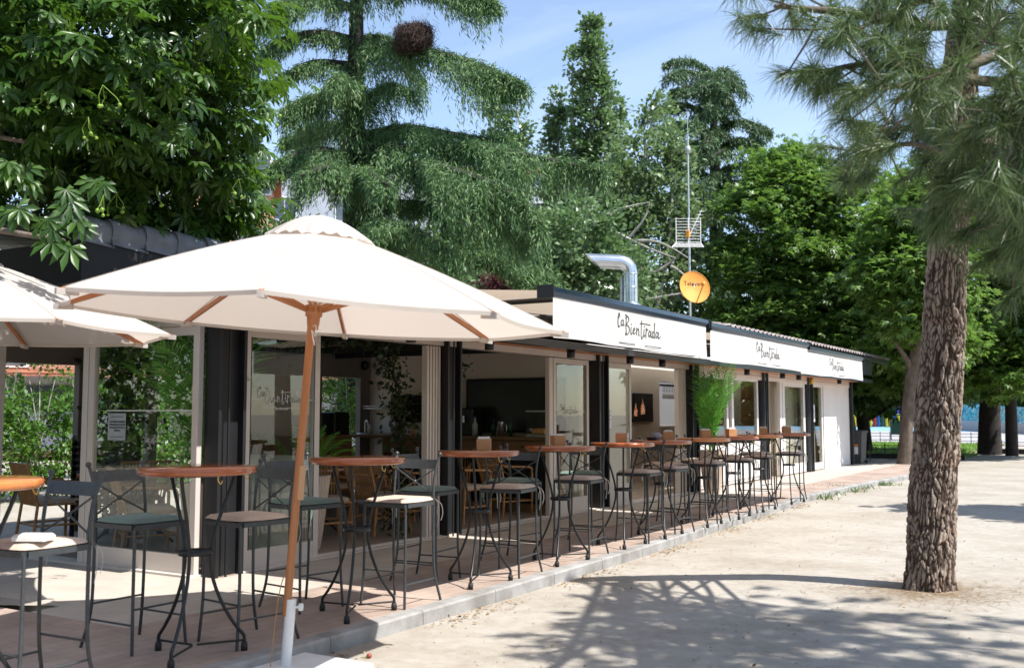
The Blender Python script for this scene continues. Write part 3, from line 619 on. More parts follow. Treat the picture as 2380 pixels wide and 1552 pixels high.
b = MB(); b.box(-6.9, -6.42, 13.402, 17.5, 2.43, 2.60); b.build('flat_roof_edge', M['black'], pav)
b = MB(); b.box(-7.10, -7.04, 5.0, 9.2, 2.44, 2.78); b.box(-11.2, -7.1, 5.0, 5.05, 2.44, 2.78); b.box(-11.2, -7.1, 5.05, 5.89, 2.44, 2.47); b.build('verge_board', M['black'], pav)
# verge of big dark tiles above the corner
b = MB(); k = 0; yv = 4.94
while yv < 9.4:
    x = -7.12; L_ = .33; z = 2.80
    for (r, y0, y1, dz) in ((.085, yv, yv + L_ + .03, .0),):
        pr = []
        for a in np.linspace(-pi * .50, pi * .62, 12):
            pr.append((x + r * cos(a) * 1.0, z + .06 + r * sin(a) * 1.25))
        pr = [(x + .088, z - .06)] + pr[3:] + [(x - .45, z + .17)]
        n_ = len(pr); vs = []
        for (yy, sc, lz) in ((y0, 1.0, .022), (y0 + .03, 1.0, .024), (y1, .97, 0)):
            for (px_, pz_) in pr: vs.append((x + (px_ - x) * sc + (.012 if lz else 0), yy, pz_ + lz))
        b.add(vs, [(i, i + 1, n_ + i + 1, n_ + i) for i in range(n_ - 1)] + [(n_ + i, n_ + i + 1, 2 * n_ + i + 1, 2 * n_ + i) for i in range(n_ - 1)], True)
        b.add([(v[0], v[1] - .0, v[2]) for v in vs[:n_]] + [(v[0] - .02, v[1], v[2] - .025) for v in vs[:n_]], [(i, n_ + i, n_ + i + 1, i + 1) for i in range(n_ - 1)])
    yv += L_
b.build('verge_tiles', M['tile_dark'], pav)
tiled_roof('tiled_roof', -7.45, 2.95, -11.2, 3.3, 4.94, 9.4, M['tile_dark'], pav, pitch=.3)
# spot lamps under the fascia
for (x, y) in ((-6.42, 8.45), (-6.42, 9.95), (-6.42, 11.95), (-6.42, 13.8), (-6.42, 15.0), (-6.42, 19.1), (-6.42, 21.4), (-6.42, 22.6), (-6.42, 26.2)):
    b = MB(); b.lathe([(.0, .0), (.052, .0), (.055, .004), (.055, .13), (0, .13)], 16, (x, y, 2.145)); b.build('spot_lamp', M['iron_dark'], pav)

# ================================================================ awnings
def awning(y0, y1, x, zt, zb, label, dark=.0, wall=2.62, xw=-6.45, logo=None, ls=.2):
    aw = thing('awning', label, 'awning', (0, 0, 0), 0, 'folding arm awnings over the tables')
    b = MB(); n_ = 14; rows = 10; V = []; F = []
    for i in range(rows + 1):
        t = i / rows
        for j in range(n_ + 1):
            s_ = j / n_; V.append((xw + (x - xw) * t, y0 + .04 + (y1 - y0 - .08) * s_, wall + (zt - .03 - wall) * t - .035 * sin(pi * t)))
    for i in range(rows):
        for j in range(n_): F.append((i * (n_ + 1) + j, i * (n_ + 1) + j + 1, (i + 1) * (n_ + 1) + j + 1, (i + 1) * (n_ + 1) + j))
    np_mesh('fabric', V, F, M['awning'], aw, smooth=True)
    b = MB()     # profile of the front box, extruded along Y
    pr = [(.0, -.075), (.035, -.075), (.05, -.045), (.05, -.01), (.02, .0), (-.02, .002), (-.055, -.015), (-.07, -.05), (-.05, -.075)]
    k = len(pr); v = [(x + p[0], y0, zt + p[1]) for p in pr] + [(x + p[0], y1, zt + p[1]) for p in pr]
    b.add(v, [(i, (i + 1) % k, k + (i + 1) % k, k + i) for i in range(k)] + [tuple(range(k))[::-1], tuple(range(k, 2 * k))])
    b.build('front_box', M['awning_bar'], aw)
    for ye in (y0 - .014, y1 + .002): c = MB(); c.box(x - .085, x + .056, ye, ye + .012, zt - .09, zt + .008); c.build('end_cap', M['iron_dark'], aw)
    # valance with soft folds
    nu, nv = 120, 10; V = []
    ph = rng.uniform(0, 6, 6)
    fold = lambda s_, t: t * (.010 * sin(9 * s_ + ph[0]) + .006 * sin(23 * s_ + ph[1]) + .003 * sin(47 * s_ + ph[2])) + .003 * sin(pi * t) * sin(13 * s_ + ph[3])
    def onto(p): q = np.array(p); q[0] = x + .0315 + fold((q[1] - y0 - .03) / (y1 - y0 - .06), min(1, max(0, (zt - .07 - q[2]) / (zt - .07 - zb)))); return q
    for j in range(nv + 1):
        t = j / nv
        for i in range(nu + 1):
            s_ = i / nu; y = y0 + .03 + (y1 - y0 - .06) * s_
            f = fold(s_, t)
            zz = (zt - .07) + (zb - zt + .07 + .005 * sin(5 * s_ + ph[4]) + .003 * sin(17 * s_ + ph[5])) * t
            V.append((x + .028 + f, y, zz))
    F = [(j * (nu + 1) + i, j * (nu + 1) + i + 1, (j + 1) * (nu + 1) + i + 1, (j + 1) * (nu + 1) + i) for j in range(nv) for i in range(nu)]
    va = np_mesh('valance', V, F, M['valance'], aw, smooth=True)
    ly = logo; lettering('lettering', LOGO, (x + .050, ly, zb + .10), (0, 1, 0), (0, 0, 1), (1, 0, 0), ls, .145, .0088, M['ink'], va, surf=onto)
    lettering('lettering', [[(.12, -.42), (1.4, -.42)], [(2.3, -.42), (3.7, -.42)]], (x + .050, ly, zb + .10), (0, 1, 0), (0, 0, 1), (1, 0, 0), ls, .158, .009, M['ink'], va, surf=onto)
    for s_, e in ((y0 + .35, 1), (y1 - .35, -1)):          # folding arms
        c = MB(); mid = (x - 1.35, s_ + e * .55, 2.36)
        c.tube([(xw, s_ + e * .1, 2.40), mid], .026, 8); c.tube([mid, (x - .05, s_, zt - .06)], .022, 8); c.lathe([(0, -.03), (.04, -.03), (.04, .03), (0, .03)], 10, mid); c.build('folding_arm', M['iron_dark'], aw)
    c = MB(); c.tube([(xw, y0, wall + .02), (xw, y1, wall + .02)], .05, 10); c.build('roller', M['iron_dark'], aw)
    return aw
awning(6.53, 9.72, -3.70, 2.35, 1.965, 'nearest cream awning, its lettered valance showing largest, behind the parasol tip', logo=7.66, ls=.242)
awning(9.84, 13.46, -3.72, 2.335, 1.945, 'middle cream awning between the dish antenna and the ribbed-pot palm', logo=11.33, ls=.242)
awning(13.58, 17.18, -3.86, 2.325, 1.94, 'farthest cream awning, ending beside the white wall', logo=15.1, ls=.232)

# ================================================================ roof equipment
duct = thing('exhaust_duct', 'shiny round exhaust duct with a bent mouth and rain collar on the roof', 'duct', (-8.0, 17.25, 2.78))
b = MB(); r = .135; pts = [(0, 0, 0), (0, 0, 1.22)]
for k in range(7):
    a = k / 6 * pi / 2 * 1.05; pts.append((-.17 + .17 * cos(a) * 1.0, -(.17 - .17 * cos(a)) * .9, 1.24 + .26 * sin(a)))
pts = [(0, 0, 0), (0, 0, 1.22)] + [(-(.20 - .20 * cos(a)) * .86, -(.20 - .20 * cos(a)) * .5, 1.24 + .20 * sin(a)) for a in np.linspace(.15, pi / 2, 6)]
e = pts[-1]; pts.append((e[0] - .30, e[1] - .17, e[2] + .02))
b.tube(pts, r, 20, caps=False); b.build('pipe', M['duct'], duct)
b = MB(); e = pts[-1]; n_ = 20; d = Vector((-.86, -.5, .05)).normalized(); u = Vector((0, 0, 1)); q = d.cross(u).normalized(); u = q.cross(d); vs = []
for k in range(n_):
    a = 2 * pi * k / n_; p = Vector(e) + (q * cos(a) + u * sin(a)) * r; vs.append(p)
for k in range(n_):
    a = 2 * pi * k / n_; p = Vector(e) + (q * cos(a) + u * sin(a)) * r + d * (.16 + .15 * sin(a)); vs.append(p)
b.add(vs, [(k, (k + 1) % n_, n_ + (k + 1) % n_, n_ + k) for k in range(n_)], True); b.build('mouth', M['duct'], duct)
b = MB(); b.lathe([(.14, .68), (.26, .57), (.26, .55), (.14, .57)], 24); b.build('rain_collar', M['duct'], duct)
b = MB()
for z in (.2, .45, .95, 1.2): b.lathe([(.138, z), (.143, z + .01), (.138, z + .02)], 20)
b.build('seam_band', M['steel'], duct)
b = MB(); b.tube([(-.17, -.03, .0), (-.17, -.03, 1.15)], .035, 8); b.build('conduit', M['galv'], duct)
mast = thing('antenna_mast', 'tall galvanised antenna mast with a grid aerial on the roof', 'antenna', (-8.0, 20.2, 2.7))
b = MB(); b.tube([(0, 0, 0), (0, 0, 2.4)], .026, 10); b.tube([(0, 0, 2.4), (0, 0, 4.6)], .02, 10); b.tube([(0, 0, 4.6), (0, 0, 5.15)], .008, 6); b.build('pole', M['galv'], mast)
b = MB(); b.lathe([(0, 4.22), (.05, 4.24), (.065, 4.32), (.05, 4.38), (0, 4.39)], 12); b.build('cap', M['galv'], mast)
b = MB(); Vx = Vector((cos(_t), sin(_t), 0)) # aerial grid faces along the terrace
for k in range(9):
    z = 2.32 + k * .062; b.tube([Vector((0, -.04, z)) - Vx * .26, Vector((0, -.04, z)) + Vx * .26], .006, 5)
for s_ in (-.26, .26, 0): b.tube([Vector((0, -.04, 2.30)) + Vx * s_, Vector((0, -.04, 2.84)) + Vx * s_], .010, 6)
for k in range(6):
    z = 2.29 - k * .025; o_ = Vector((.02 * k, -.05 - .055 * k, z)); b.tube([o_ - Vx * (.27 + .012 * k), o_ + Vx * (.27 + .012 * k)], .006, 5)
for s_ in (-1, 1): b.tube([Vector((0, -.04, 2.3)) + Vx * s_ * .26, Vector((.1, -.33, 2.16)) + Vx * s_ * .33], .010, 6)
b.tube([(0, -.05, 2.4), (.25, .10, 3.0)], .010, 6)
for k in range(7): c = Vector((.07 + .03 * k, -.01 + .018 * k, 2.52 + .075 * k)); b.tube([c - Vx * .06, c + Vx * .06], .005, 5)
b.build('aerial_grid', M['white_metal'], mast)
b = MB(); b.bbox(-.04, .04, -.10, -.03, 2.42, 2.56); b.build('junction_box', M['orange'], mast)
dish = thing('satellite_dish', 'round orange satellite dish at the foot of the antenna mast', 'satellite dish', (-7.78, 19.92, 4.02))
dn = Vector((.62, -.72, .33)).normalized(); du = Vector((0, 0, 1)); dr = du.cross(dn).normalized(); du = dn.cross(dr)
b = MB(); rings = 9; seg = 40; vs = [tuple(dn * -.07)]; fs = []
for i in range(1, rings + 1):
    rr = i / rings
    for k in range(seg):
        a = 2 * pi * k / seg; p = dr * (.315 * rr * cos(a)) + du * (.355 * rr * sin(a)) + dn * (-.07 + .07 * rr * rr); vs.append(tuple(p))
for k in range(seg): fs.append((0, 1 + k, 1 + (k + 1) % seg))
for i in range(rings - 1):
    for k in range(seg): j = (k + 1) % seg; fs.append((1 + i * seg + k, 1 + (i + 1) * seg + k, 1 + (i + 1) * seg + j, 1 + i * seg + j))
b.add(vs, fs, True); o0 = len(vs)
rim = [(dr * (.318 * cos(a)) + du * (.358 * sin(a)) + dn * .0) for a in np.linspace(0, 2 * pi, 41)]
b.tube(rim, .008, 6, caps=False); b.build('reflector', M['orange'], dish)
b = MB(); p0 = du * -.34 + dn * .0; p1 = du * -.10 + dn * .36 + dr * .06
b.tube([p0, p1], .013, 8); b.tube([p1 + dn * .05, p1 - dn * .06 - du * .0], .03, 10); b.build('feed_arm', M['orange'], dish)
b = MB(); b.tube([(-.05, .08, .1), (-.05, .08, -.2), (-.02, .05, -.2)], .02, 8); b.build('bracket', M['galv'], dish)
tx = text_mesh('lettering', 'Televes', .135, (0, 0, 0), (0, 0, 0), M['ink'], dish)
import mathutils
R_ = mathutils.Matrix((dr, du, dn)).transposed(); tx.rotation_euler = R_.to_euler(); tx.location = du * .10 - dr * .01
for v_ in tx.data.vertices: v_.co.z = -.07 + .07 * (((v_.co.x - .01) / .315) ** 2 + ((v_.co.y + .10) / .355) ** 2) + .004

# ================================================================ bar tables
TY = [2.79, 4.19, 5.64, 7.20, 8.62, 10.01, 11.06, 12.38, 13.51, 14.68, 16.14]
TX = -4.75
def make_table(label, light=False):
    t = thing('bar_table', label, 'bar table', (0, 0, 0), 0, 'round bar tables along the terrace edge')
    b = MB(); b.lathe([(0, 1.055), (.325, 1.055), (.340, 1.060), (.343, 1.075), (.343, 1.090), (.337, 1.098), (0, 1.10)], 56); b.build('tabletop', M['wood_top_light'] if light else M['wood_top'], t)
    for k, ang in enumerate((180, -64, 64)):
        a = radians(ang); P = []
        for r, z in ((.225, 1.05), (.205, .98), (.165, .87), (.120, .74), (.090, .60), (.092, .50), (.125, .38), (.185, .25), (.250, .15), (.292, .10), (.302, .075), (.302, .0)): P.append((r * cos(a), r * sin(a), z))
        b = MB(); b.tube(stroke(P, 3), .0105, 8); lg = b.build('leg', M['iron_dark'], t)
        b = MB(); b.lathe([(0, 0), (.020, 0), (.021, .03), (.017, .05), (0, .05)], 12, (.302 * cos(a), .302 * sin(a), .001)); b.build('rubber_foot', M['rubber'], lg)
        b = MB(); b.tube([(.302 * cos(a), .302 * sin(a), .062), (.02 * cos(a), .02 * sin(a), .068)], .007, 6); b.build('stretcher', M['iron_dark'], t)
    b = MB(); n = 30
    b.lathe([(.086, .585), (.098, .585), (.098, .612), (.086, .612), (.086, .585)], 30); b.build('ring', M['iron_dark'], t)
    b = MB(); b.lathe([(.20, 1.045), (.235, 1.045), (.235, 1.053), (.20, 1.053)], 30); b.build('top_plate', M['iron_dark'], t)
    for (a, rr) in ((-20, .31), (75, .31)):
        c = (rr * cos(radians(a)), rr * sin(radians(a))); b = MB()
        b.tube(stroke([(c[0], c[1], 1.056), (c[0], c[1], 1.03), (c[0] + .012, c[1] + .01, 1.012), (c[0] + .016, c[1] + .016, 1.03)], 4), .0032, 6); b.build('hook', M['brass'], t)
    return t
ORD = ['nearest', 'second', 'third', 'fourth', 'fifth', 'sixth', 'seventh', 'eighth', 'ninth', 'tenth', 'farthest']
def tl(i):
    base = 'round reddish bar table '
    x = {0: 'bright orange topped round bar table cut off by the left edge', 1: base + 'with bare top before the black corner post', 2: base + 'with bare top just right of the wooden parasol pole',
         3: base + 'with napkin box, before the second black post', 4: base + 'with napkin box, just right of the second black post',
         5: base + 'with small napkin box, before the third black post', 6: base + 'carrying a black ashtray, a glass and a napkin box', 7: 'round bar table with orange top before the fourth post and palm pot',
         8: base + 'with napkin box, just beyond the potted palm', 9: 'round bar table with orange top, next to last of the row', 10: 'last round bar table of the row, dark rimmed, before the white wall'}
    return x[i]
tabs = []
t0 = make_table(tl(0), True); t0.location = (TX, TY[0], 0); remember(t0)
t1 = make_table(tl(1), False); t1.location = (TX, TY[1], 0); remember(t1)
for i in range(2, 11):
    r_ = dup(t0 if i in (7, 9) else t1, (TX + (-.0 if i < 9 else -.02), TY[i], 0), rng.uniform(-.08, .08), tl(i))

# ---------------------------------------------------------------- stools (front = -Y, back = +Y)
def make_stool(label, cm, group, tie):
    t = thing('bar_stool', label, 'bar stool', (0, 0, 0), 0, group)
    h = .185
    b = MB()
    b.bar((-h, -h, .735), (h, -h, .735), .028, .03); b.bar((-h, h, .735), (h, h, .735), .028, .03); b.bar((-h, -h + .014, .735), (-h, h - .014, .735), .028, .0296); b.bar((h, -h + .014, .735), (h, h - .014, .735), .028, .0296)
    b.box(-h + .01, h - .01, -h + .01, h - .01, .741, .747); b.build('seat_frame', M['iron'], t)
    for sx, sy in ((-1, -1), (1, -1)):
        b = MB(); b.tube(stroke([(sx * h, sy * h, .735), (sx * h, sy * h, .4), (sx * (h + .002), sy * (h + .004), .22), (sx * (h + .012), sy * (h + .02), .0)], 4), .0100, 8); b.build('leg', M['iron'], t)
    for sx in (-1, 1):       # rear leg and back post are one bent bar
        b = MB(); b.tube(stroke([(sx * (h + .028), h + .06, .0), (sx * (h + .004), h + .012, .20), (sx * h, h, .42), (sx * h, h, .74), (sx * (h - .004), h + .006, .88), (sx * (h + .002), h + .03, 1.0), (sx * (h + .014), h + .055, 1.085)], 4), .0100, 8); lg = b.build('leg', M['iron'], t)
        c = MB(); cx, cy, cz = sx * (h + .016), h + .058, 1.095; c.lathe([(0, -.019), (.012, -.015), (.019, 0), (.013, .014), (0, .019)], 12, (cx, cy, cz)); c.build('finial', M['iron'], lg)
    b = MB(); n = 10; vs = []
    for k in range(n + 1):
        u = -1 + 2 * k / n; yb = .022 * (1 - u * u)
        for (dz, dy) in ((.985, .018), (1.055, .040)): vs.append((u * (h + .004), h + dy + yb - .002, dz)); vs.append((u * (h + .004), h + dy + yb + .002, dz))
    fs = []
    for k in range(n):
        a = 4 * k; c = 4 * (k + 1); fs += [(a, c, c + 2, a + 2), (a + 1, a + 3, c + 3, c + 1), (a, a + 1, c + 1, c), (a + 2, c + 2, c + 3, a + 3)]
    fs += [(0, 2, 3, 1), (4 * n, 4 * n + 1, 4 * n + 3, 4 * n + 2)]
    b.add(vs, fs); b.build('back_rail', M['iron'], t)
    b = MB(); zc = .885
    for sx in (-1, 1):
        b.tube([(sx * (h - .006), h + .02, .985), (0, h + .016, zc)], .0055, 6); b.tube([(0, h + .016, zc), (sx * (h - .002), h + .004, .79)], .0055, 6)
    b.lathe([(0, -.016), (.014, -.012), (.017, 0), (.014, .012), (0, .016)], 10, (0, h + .016, zc)); b.build('back_cross', M['iron'], t)
    b = MB()
    b.tube([(-h - .004, -h - .006, .17), (-h - .006, h + .016, .17)], .0065, 6); b.tube([(h + .004, -h - .006, .17), (h + .006, h + .016, .17)], .0065, 6); b.tube([(-h - .003, -h - .006, .26), (h + .003, -h - .006, .26)], .0065, 6); b.tube([(-h - .005, h + .014, .26), (h + .005, h + .014, .26)], .0065, 6)
    b.build('foot_rail', M['iron'], t)
    # cushion: rounded pad
    n = 14; c_ = .20; V = []; 
    for i in range(n + 1):
        for j in range(n + 1):
            u, v = -1 + 2 * i / n, -1 + 2 * j / n; q = max(abs(u), abs(v)); rr = (1 - .07 * (u * u * v * v)); e = max(0, 1 - q ** 6)
            V.append((u * c_ * rr, v * c_ * rr, .757 + .028 * e ** .5 + .004 * cos(u * 2.2) * cos(v * 2.2)))
    nt_ = len(V)
    for i in range(n + 1):
        for j in range(n + 1):
            u, v = -1 + 2 * i / n, -1 + 2 * j / n; q = max(abs(u), abs(v)); rr = (1 - .07 * (u * u * v * v)); e = max(0, 1 - q ** 6); V.append((u * c_ * rr, v * c_ * rr, .757 - .009 * e ** .5))
    F = []
    for i in range(n):
        for j in range(n):
            a = i * (n + 1) + j; F.append((a, a + n + 1, a + n + 2, a + 1)); F.append((nt_ + a, nt_ + a + 1, nt_ + a + n + 2, nt_ + a + n + 1))
    cu = np_mesh('cushion', V, F, cm, t, smooth=True)
    for sx in (-1, 1):
        b = MB(); x0, y0 = sx * (h + .012), h + .0
        for k in range(3 if sx > 0 else 2):
            o = [(.0, 0), (.014, .012), (-.012, .018)][k]; ln = [.20, .15, .11][k]
            pts = stroke([(x0, y0, .765), (x0 + o[0] + sx * .02, y0 + .02 + o[1], .755 - ln * .2), (x0 + o[0] * 2 + sx * .018, y0 + .026 + o[1], .75 - ln * .6), (x0 + o[0] * 1.5 + sx * .012, y0 + .016 + o[1] * 1.5, .75 - ln)], 4)
            vs = []; wd = .006
            for p in pts: vs += [(p[0] - wd, p[1] + wd * .5, p[2]), (p[0] + wd, p[1] - wd * .5, p[2])]
            b.add(vs, [(2 * i, 2 * i + 1, 2 * i + 3, 2 * i + 2) for i in range(len(pts) - 1)])
        b.build('tie', tie, cu)
    return t
GB = 'bar stools with beige seat pads'; GG = 'bar stools with sage green seat pads'
tn = ['orange table at the left edge', 'table before the corner post', 'table right of the parasol pole', 'table before the second post', 'table just right of the second post', 'table before the third post',
      'table with the ashtray', 'orange table before the palm', 'table just beyond the palm', 'orange next-to-last table', 'last table']
sb = make_stool('beige padded iron bar stool with white packet on it at the left edge', M['beige_cushion'], GB, M['white_cloth']); remember(sb)
sg = make_stool('sage green padded iron bar stool, wall side of ' + tn[1], M['green_cushion'], GG, M['green_cushion']); remember(sg)
sb.location = (-4.76, 3.16, 0); sb.rotation_euler = (0, 0, radians(3))
sg.location = (-5.27, 4.21, 0); sg.rotation_euler = (0, 0, radians(90))
ex = {1: (-4.83, 4.65), 2: (-4.80, 6.17), 3: (-4.80, 7.73), 4: (-4.80, 9.12), 5: (-4.80, 10.50), 6: (-4.83, 11.50), 7: (-4.86, 12.86), 8: (-4.86, 14.02), 9: (-4.93, 15.22), 10: (-4.93, 16.72)}
for i, (x, y) in ex.items():
    dup(sb, (x + rng.uniform(-.025, .025), y + rng.uniform(-.03, .03), 0), radians(rng.uniform(-9, 9)), 'beige padded iron bar stool, far end of ' + tn[i], GB)
inn = {2: (-5.27, 5.67), 3: (-5.24, 7.16), 4: (-5.20, 8.50), 5: (-5.25, 10.0)}
for i, (x, y) in inn.items(): dup(sg, (x, y, 0), radians(90 + rng.uniform(-9, 9)), 'sage green padded iron bar stool, wall side of ' + tn[i], GG)
for i, (x, y) in {7: (-5.25, 12.3), 8: (-5.28, 13.55), 9: (-5.33, 14.9), 10: (-5.38, 16.35)}.items():
    dup(sb, (x, y, 0), radians(90 + rng.uniform(-9, 9)), 'beige padded iron bar stool, wall side of ' + tn[i], GB)
# white cloth / napkin packets on two seats
b = MB(); b.bbox(-.085, .085, -.06, .06, 0, .030, .010); o = b.build('napkin_packet', M['white_cloth']); o.location = (-4.64, 3.08, .792); o.rotation_euler = (0, 0, .5); tag(o, 'small white packet of napkins lying on the nearest stool seat', 'napkins')

# ---------------------------------------------------------------- napkin boxes, ashtray, glass
def napkin_box(x, y, rz, label, s=1.0, z=1.1006):
    t = thing('napkin_box', label, 'napkin box', (x, y, z), rz, 'wooden napkin boxes on the bar tables')
    b = MB(); a = .058 * s; h = .095 * s; e = .006
    b.box(-a, a, -a, -a + e, 0, h); b.box(-a, a, a - e, a, 0, h); b.box(-a, -a + e, -a + e, a - e, 0, h - .001); b.box(a - e, a, -a + e, a - e, 0, h - .001); b.box(-a + e, a - e, -a + e, a - e, .001, e); b.build('box', M['box_wood'], t)
    b = MB()
    for k in range(9): y_ = -.04 + k * .0095; b.add([(-.048 * s, y_, .01), (.048 * s, y_ + .001, .01), (.048 * s, y_ + rng.uniform(-.004, .004), h + rng.uniform(.006, .02)), (-.048 * s, y_ + rng.uniform(-.004, .004), h + rng.uniform(.006, .02))], [(0, 1, 2, 3)])
    b.box(-.046 * s, .046 * s, -.042 * s, .042 * s, .008, h + .004); b.build('napkins', M['beige_cushion'] if False else M['white_cloth'], t)
    return t
bx = {3: (.02, .05, .5), 4: (-.06, .06, .9), 5: (-.02, .0, .4), 6: (.02, .14, .5), 7: (.04, -.02, .6), 8: (-.04, .03, .8), 9: (.02, .08, .35), 10: (-.06, .03, .6)}
for i, (dx, dy, rz) in bx.items(): napkin_box(TX + dx, TY[i] + dy, rz, 'light wood napkin box on the ' + tn[i])
t = thing('ashtray', 'low round black ashtray on the table beside the glass', 'ashtray', (TX - .05, TY[6] - .17, 1.1006)); b = MB(); b.lathe([(0, 0), (.05, 0), (.068, .03), (.066, .038), (.055, .036), (.045, .012), (0, .01)], 24); b.build('bowl', M['board'], t)
t = thing('tumbler', 'ribbed grey blue drinking glass beside the ashtray', 'glass', (TX - .07, TY[6] + .0, 1.1006)); b = MB(); b.lathe([(0, 0), (.032, 0), (.044, .085), (.041, .085), (.030, .006), (0, .006)], 20); b.build('cup', mat('smoky_glass', (.22, .24, .36), rough=.12, coat=.5), t)
t = thing('sugar_bowl', 'white bowl with sugar sachets next to the napkin box', 'bowl', (TX - .12, TY[6] + .16, 1.1006)); b = MB(); b.lathe([(0, 0), (.05, 0), (.055, .05), (.05, .052), (.045, .01), (0, .008)], 20); b.build('bowl', M['white_cloth'], t); b = MB(); b.bbox(-.03, .03, -.02, .02, .02, .07, .004); b.build('sachets', M['paper'], t)

# ================================================================ parasols
def parasol(hub, R, phi, tilt, base, label, full=True, cord=True):
    t = thing('parasol', label, 'parasol', base, 0, 'cream wooden pole parasols')
    B_ = np.array(base, float)
    n_ = np.array([tilt[0], tilt[1], 1.0]); n_ /= np.linalg.norm(n_); u = np.array([1, 0, -tilt[0]]); u /= np.linalg.norm(u); v = np.cross(n_, u); H = np.array(hub) - B_
    C = [H + R * (u * cos(phi + k * pi / 4) + v * sin(phi + k * pi / 4)) for k in range(8)]
    top = H + n_ * .555
    def panel(i, s_, t_):   # s_ 0..1 around the panel, t_ 0..1 from the top to the rim
        a, c = C[i], C[(i + 1) % 8]; e = a + (c - a) * s_
        cen = top + (e - top) * t_; sag = sin(pi * s_) * t_ * t_
        return cen + (H - e) * .035 * sag * 1.0 + n_ * (-.012 * sag + .028 * sin(pi * t_))
    V = []; F = []; m_ = 10; k_ = 14
    for i in range(8):
        b_ = len(V)
        for j in range(k_ + 1):
            for s_ in range(m_ + 1): V.append(panel(i, s_ / m_, .035 + .965 * j / k_))
        for j in range(k_):
            for s_ in range(m_): a = b_ + j * (m_ + 1) + s_; F.append((a, a + 1, a + m_ + 2, a + m_ + 1))
    can = np_mesh('canopy', V, F, M['canopy'], t, smooth=True)
    # hem
    b = MB()
    for i in range(8):
        for s_ in range(m_):
            p, q = panel(i, s_ / m_, 1), panel(i, (s_ + 1) / m_, 1); b.add([p, q, q - n_ * .022 - (q - H) * .002, p - n_ * .022 - (p - H) * .002], [(0, 1, 2, 3)])
    for i in range(8):
        a0 = C[i]; q0 = top + (a0 - top) * .04; d_ = (C[(i + 1) % 8] - C[i - 1]); d_ = d_ / np.linalg.norm(d_) * .006
        for j in range(8):
            t0_, t1_ = .04 + .96 * j / 8, .04 + .96 * (j + 1) / 8; f0 = panel(i, 0, t0_) + n_ * .0022; f1 = panel(i, 0, t1_) + n_ * .0022; b.add([f0 - d_, f0 + d_, f1 + d_, f1 - d_], [(0, 1, 2, 3)])
    b.build('hem', M['canopy'], can)
    # vent cap
    V = []; F = []; Rv = .225 / .985
    cap = top + n_ * .062
    for i in range(8):
        b_ = len(V)
        for j in range(7):
            for s_ in range(m_ + 1):
                tt = j / 6; a, c = C[i], C[(i + 1) % 8]; e = a + (c - a) * (s_ / m_); e2 = top + (e - top) * Rv + n_ * .018
                p = cap + (e2 - cap) * tt; p = p + n_ * (.034 * sin(pi * min(1, tt)) + (.010 * sin(s_ * 2.1 + i * 1.7) + .018 * sin(pi * s_ / m_)) * tt ** 3) + (e2 - cap) * .0
                V.append(p)
        for j in range(6):
            for s_ in range(m_): a = b_ + j * (m_ + 1) + s_; F.append((a, a + 1, a + m_ + 2, a + m_ + 1))
    np_mesh('vent_cap', V, F, M['canopy'], t, smooth=True)
    # pole follows a line from the base to the hub
    run = H + n_ * .06
    b = MB(); b.tube([(0, 0, .33), tuple(run + n_ * .42)], .024, 16); pole = b.build('pole', M['pole_wood'], t)
    d = (run) / np.linalg.norm(run)
    b = MB(); b.tube([tuple(d * 1.00), tuple(d * 1.20)], .0262, 16); b.build('pole_joint', M['pole_light'], pole)
    b = MB(); b.tube([(0, 0, .02), tuple(d * .42)], .031, 18); b.tube([tuple(d * .42), tuple(d * .426)], .031, 18); b.build('base_tube', M['white_metal'], t)
    b = MB(); kk = d * .38; b.tube([tuple(kk), tuple(kk + np.array([.045, .025, 0]))], .008, 8); b.tube([tuple(kk + np.array([.045, .025, 0])), tuple(kk + np.array([.062, .034, 0]))], .022, 14); b.build('knob', M['white_metal'], t)
    b = MB(); hb = run - n_ * .02; b.tube([tuple(hb - n_ * .10), tuple(hb - n_ * .09), tuple(hb - n_ * .04), tuple(hb - n_ * .035), tuple(hb + n_ * .03)], [.030, .036, .040, .050, .052], 20); b.tube([tuple(hb - n_ * .115), tuple(hb - n_ * .10)], .034, 16)
    b.build('runner', M['pole_wood'], t)
    b = MB(); b.tube([tuple(top - n_ * .05), tuple(top + n_ * .03)], .05, 16); b.build('crown_hub', M['pole_wood'], t)
    for k in range(8):
        c = C[k]; rad = c - H; rad = rad / np.linalg.norm(rad); b = MB(); off = n_ * -.028
        a0 = top + n_ * -.035 + rad * .04; a1 = c + off * .8 + rad * .02
        b.bar(tuple(a0), tuple(a1), .020, .028, tuple(n_)); rb = b.build('rib', M['pole_wood'], t)
        b = MB(); b.bar(tuple(a1 - rad * .10 + n_ * .004), tuple(a1 + rad * .012), .026, .032, tuple(n_)); b.build('rib_cap', M['canopy'], rb)
        m1 = a0 + (a1 - a0) * .45; s0 = hb + rad * .045; s1 = m1 - n_ * .01
        b = MB(); b.bar(tuple(s0), tuple(s0 + (s1 - s0) * .42), .020, .026, tuple(n_)); b.bar(tuple(s0 + (s1 - s0) * .60), tuple(s1), .020, .026, tuple(n_)); st = b.build('strut', M['pole_wood'], t)
        b = MB(); b.bar(tuple(s0 + (s1 - s0) * .40), tuple(s0 + (s1 - s0) * .62), .0225, .0285, tuple(n_)); b.build('strut_sleeve', M['pole_light'], st)
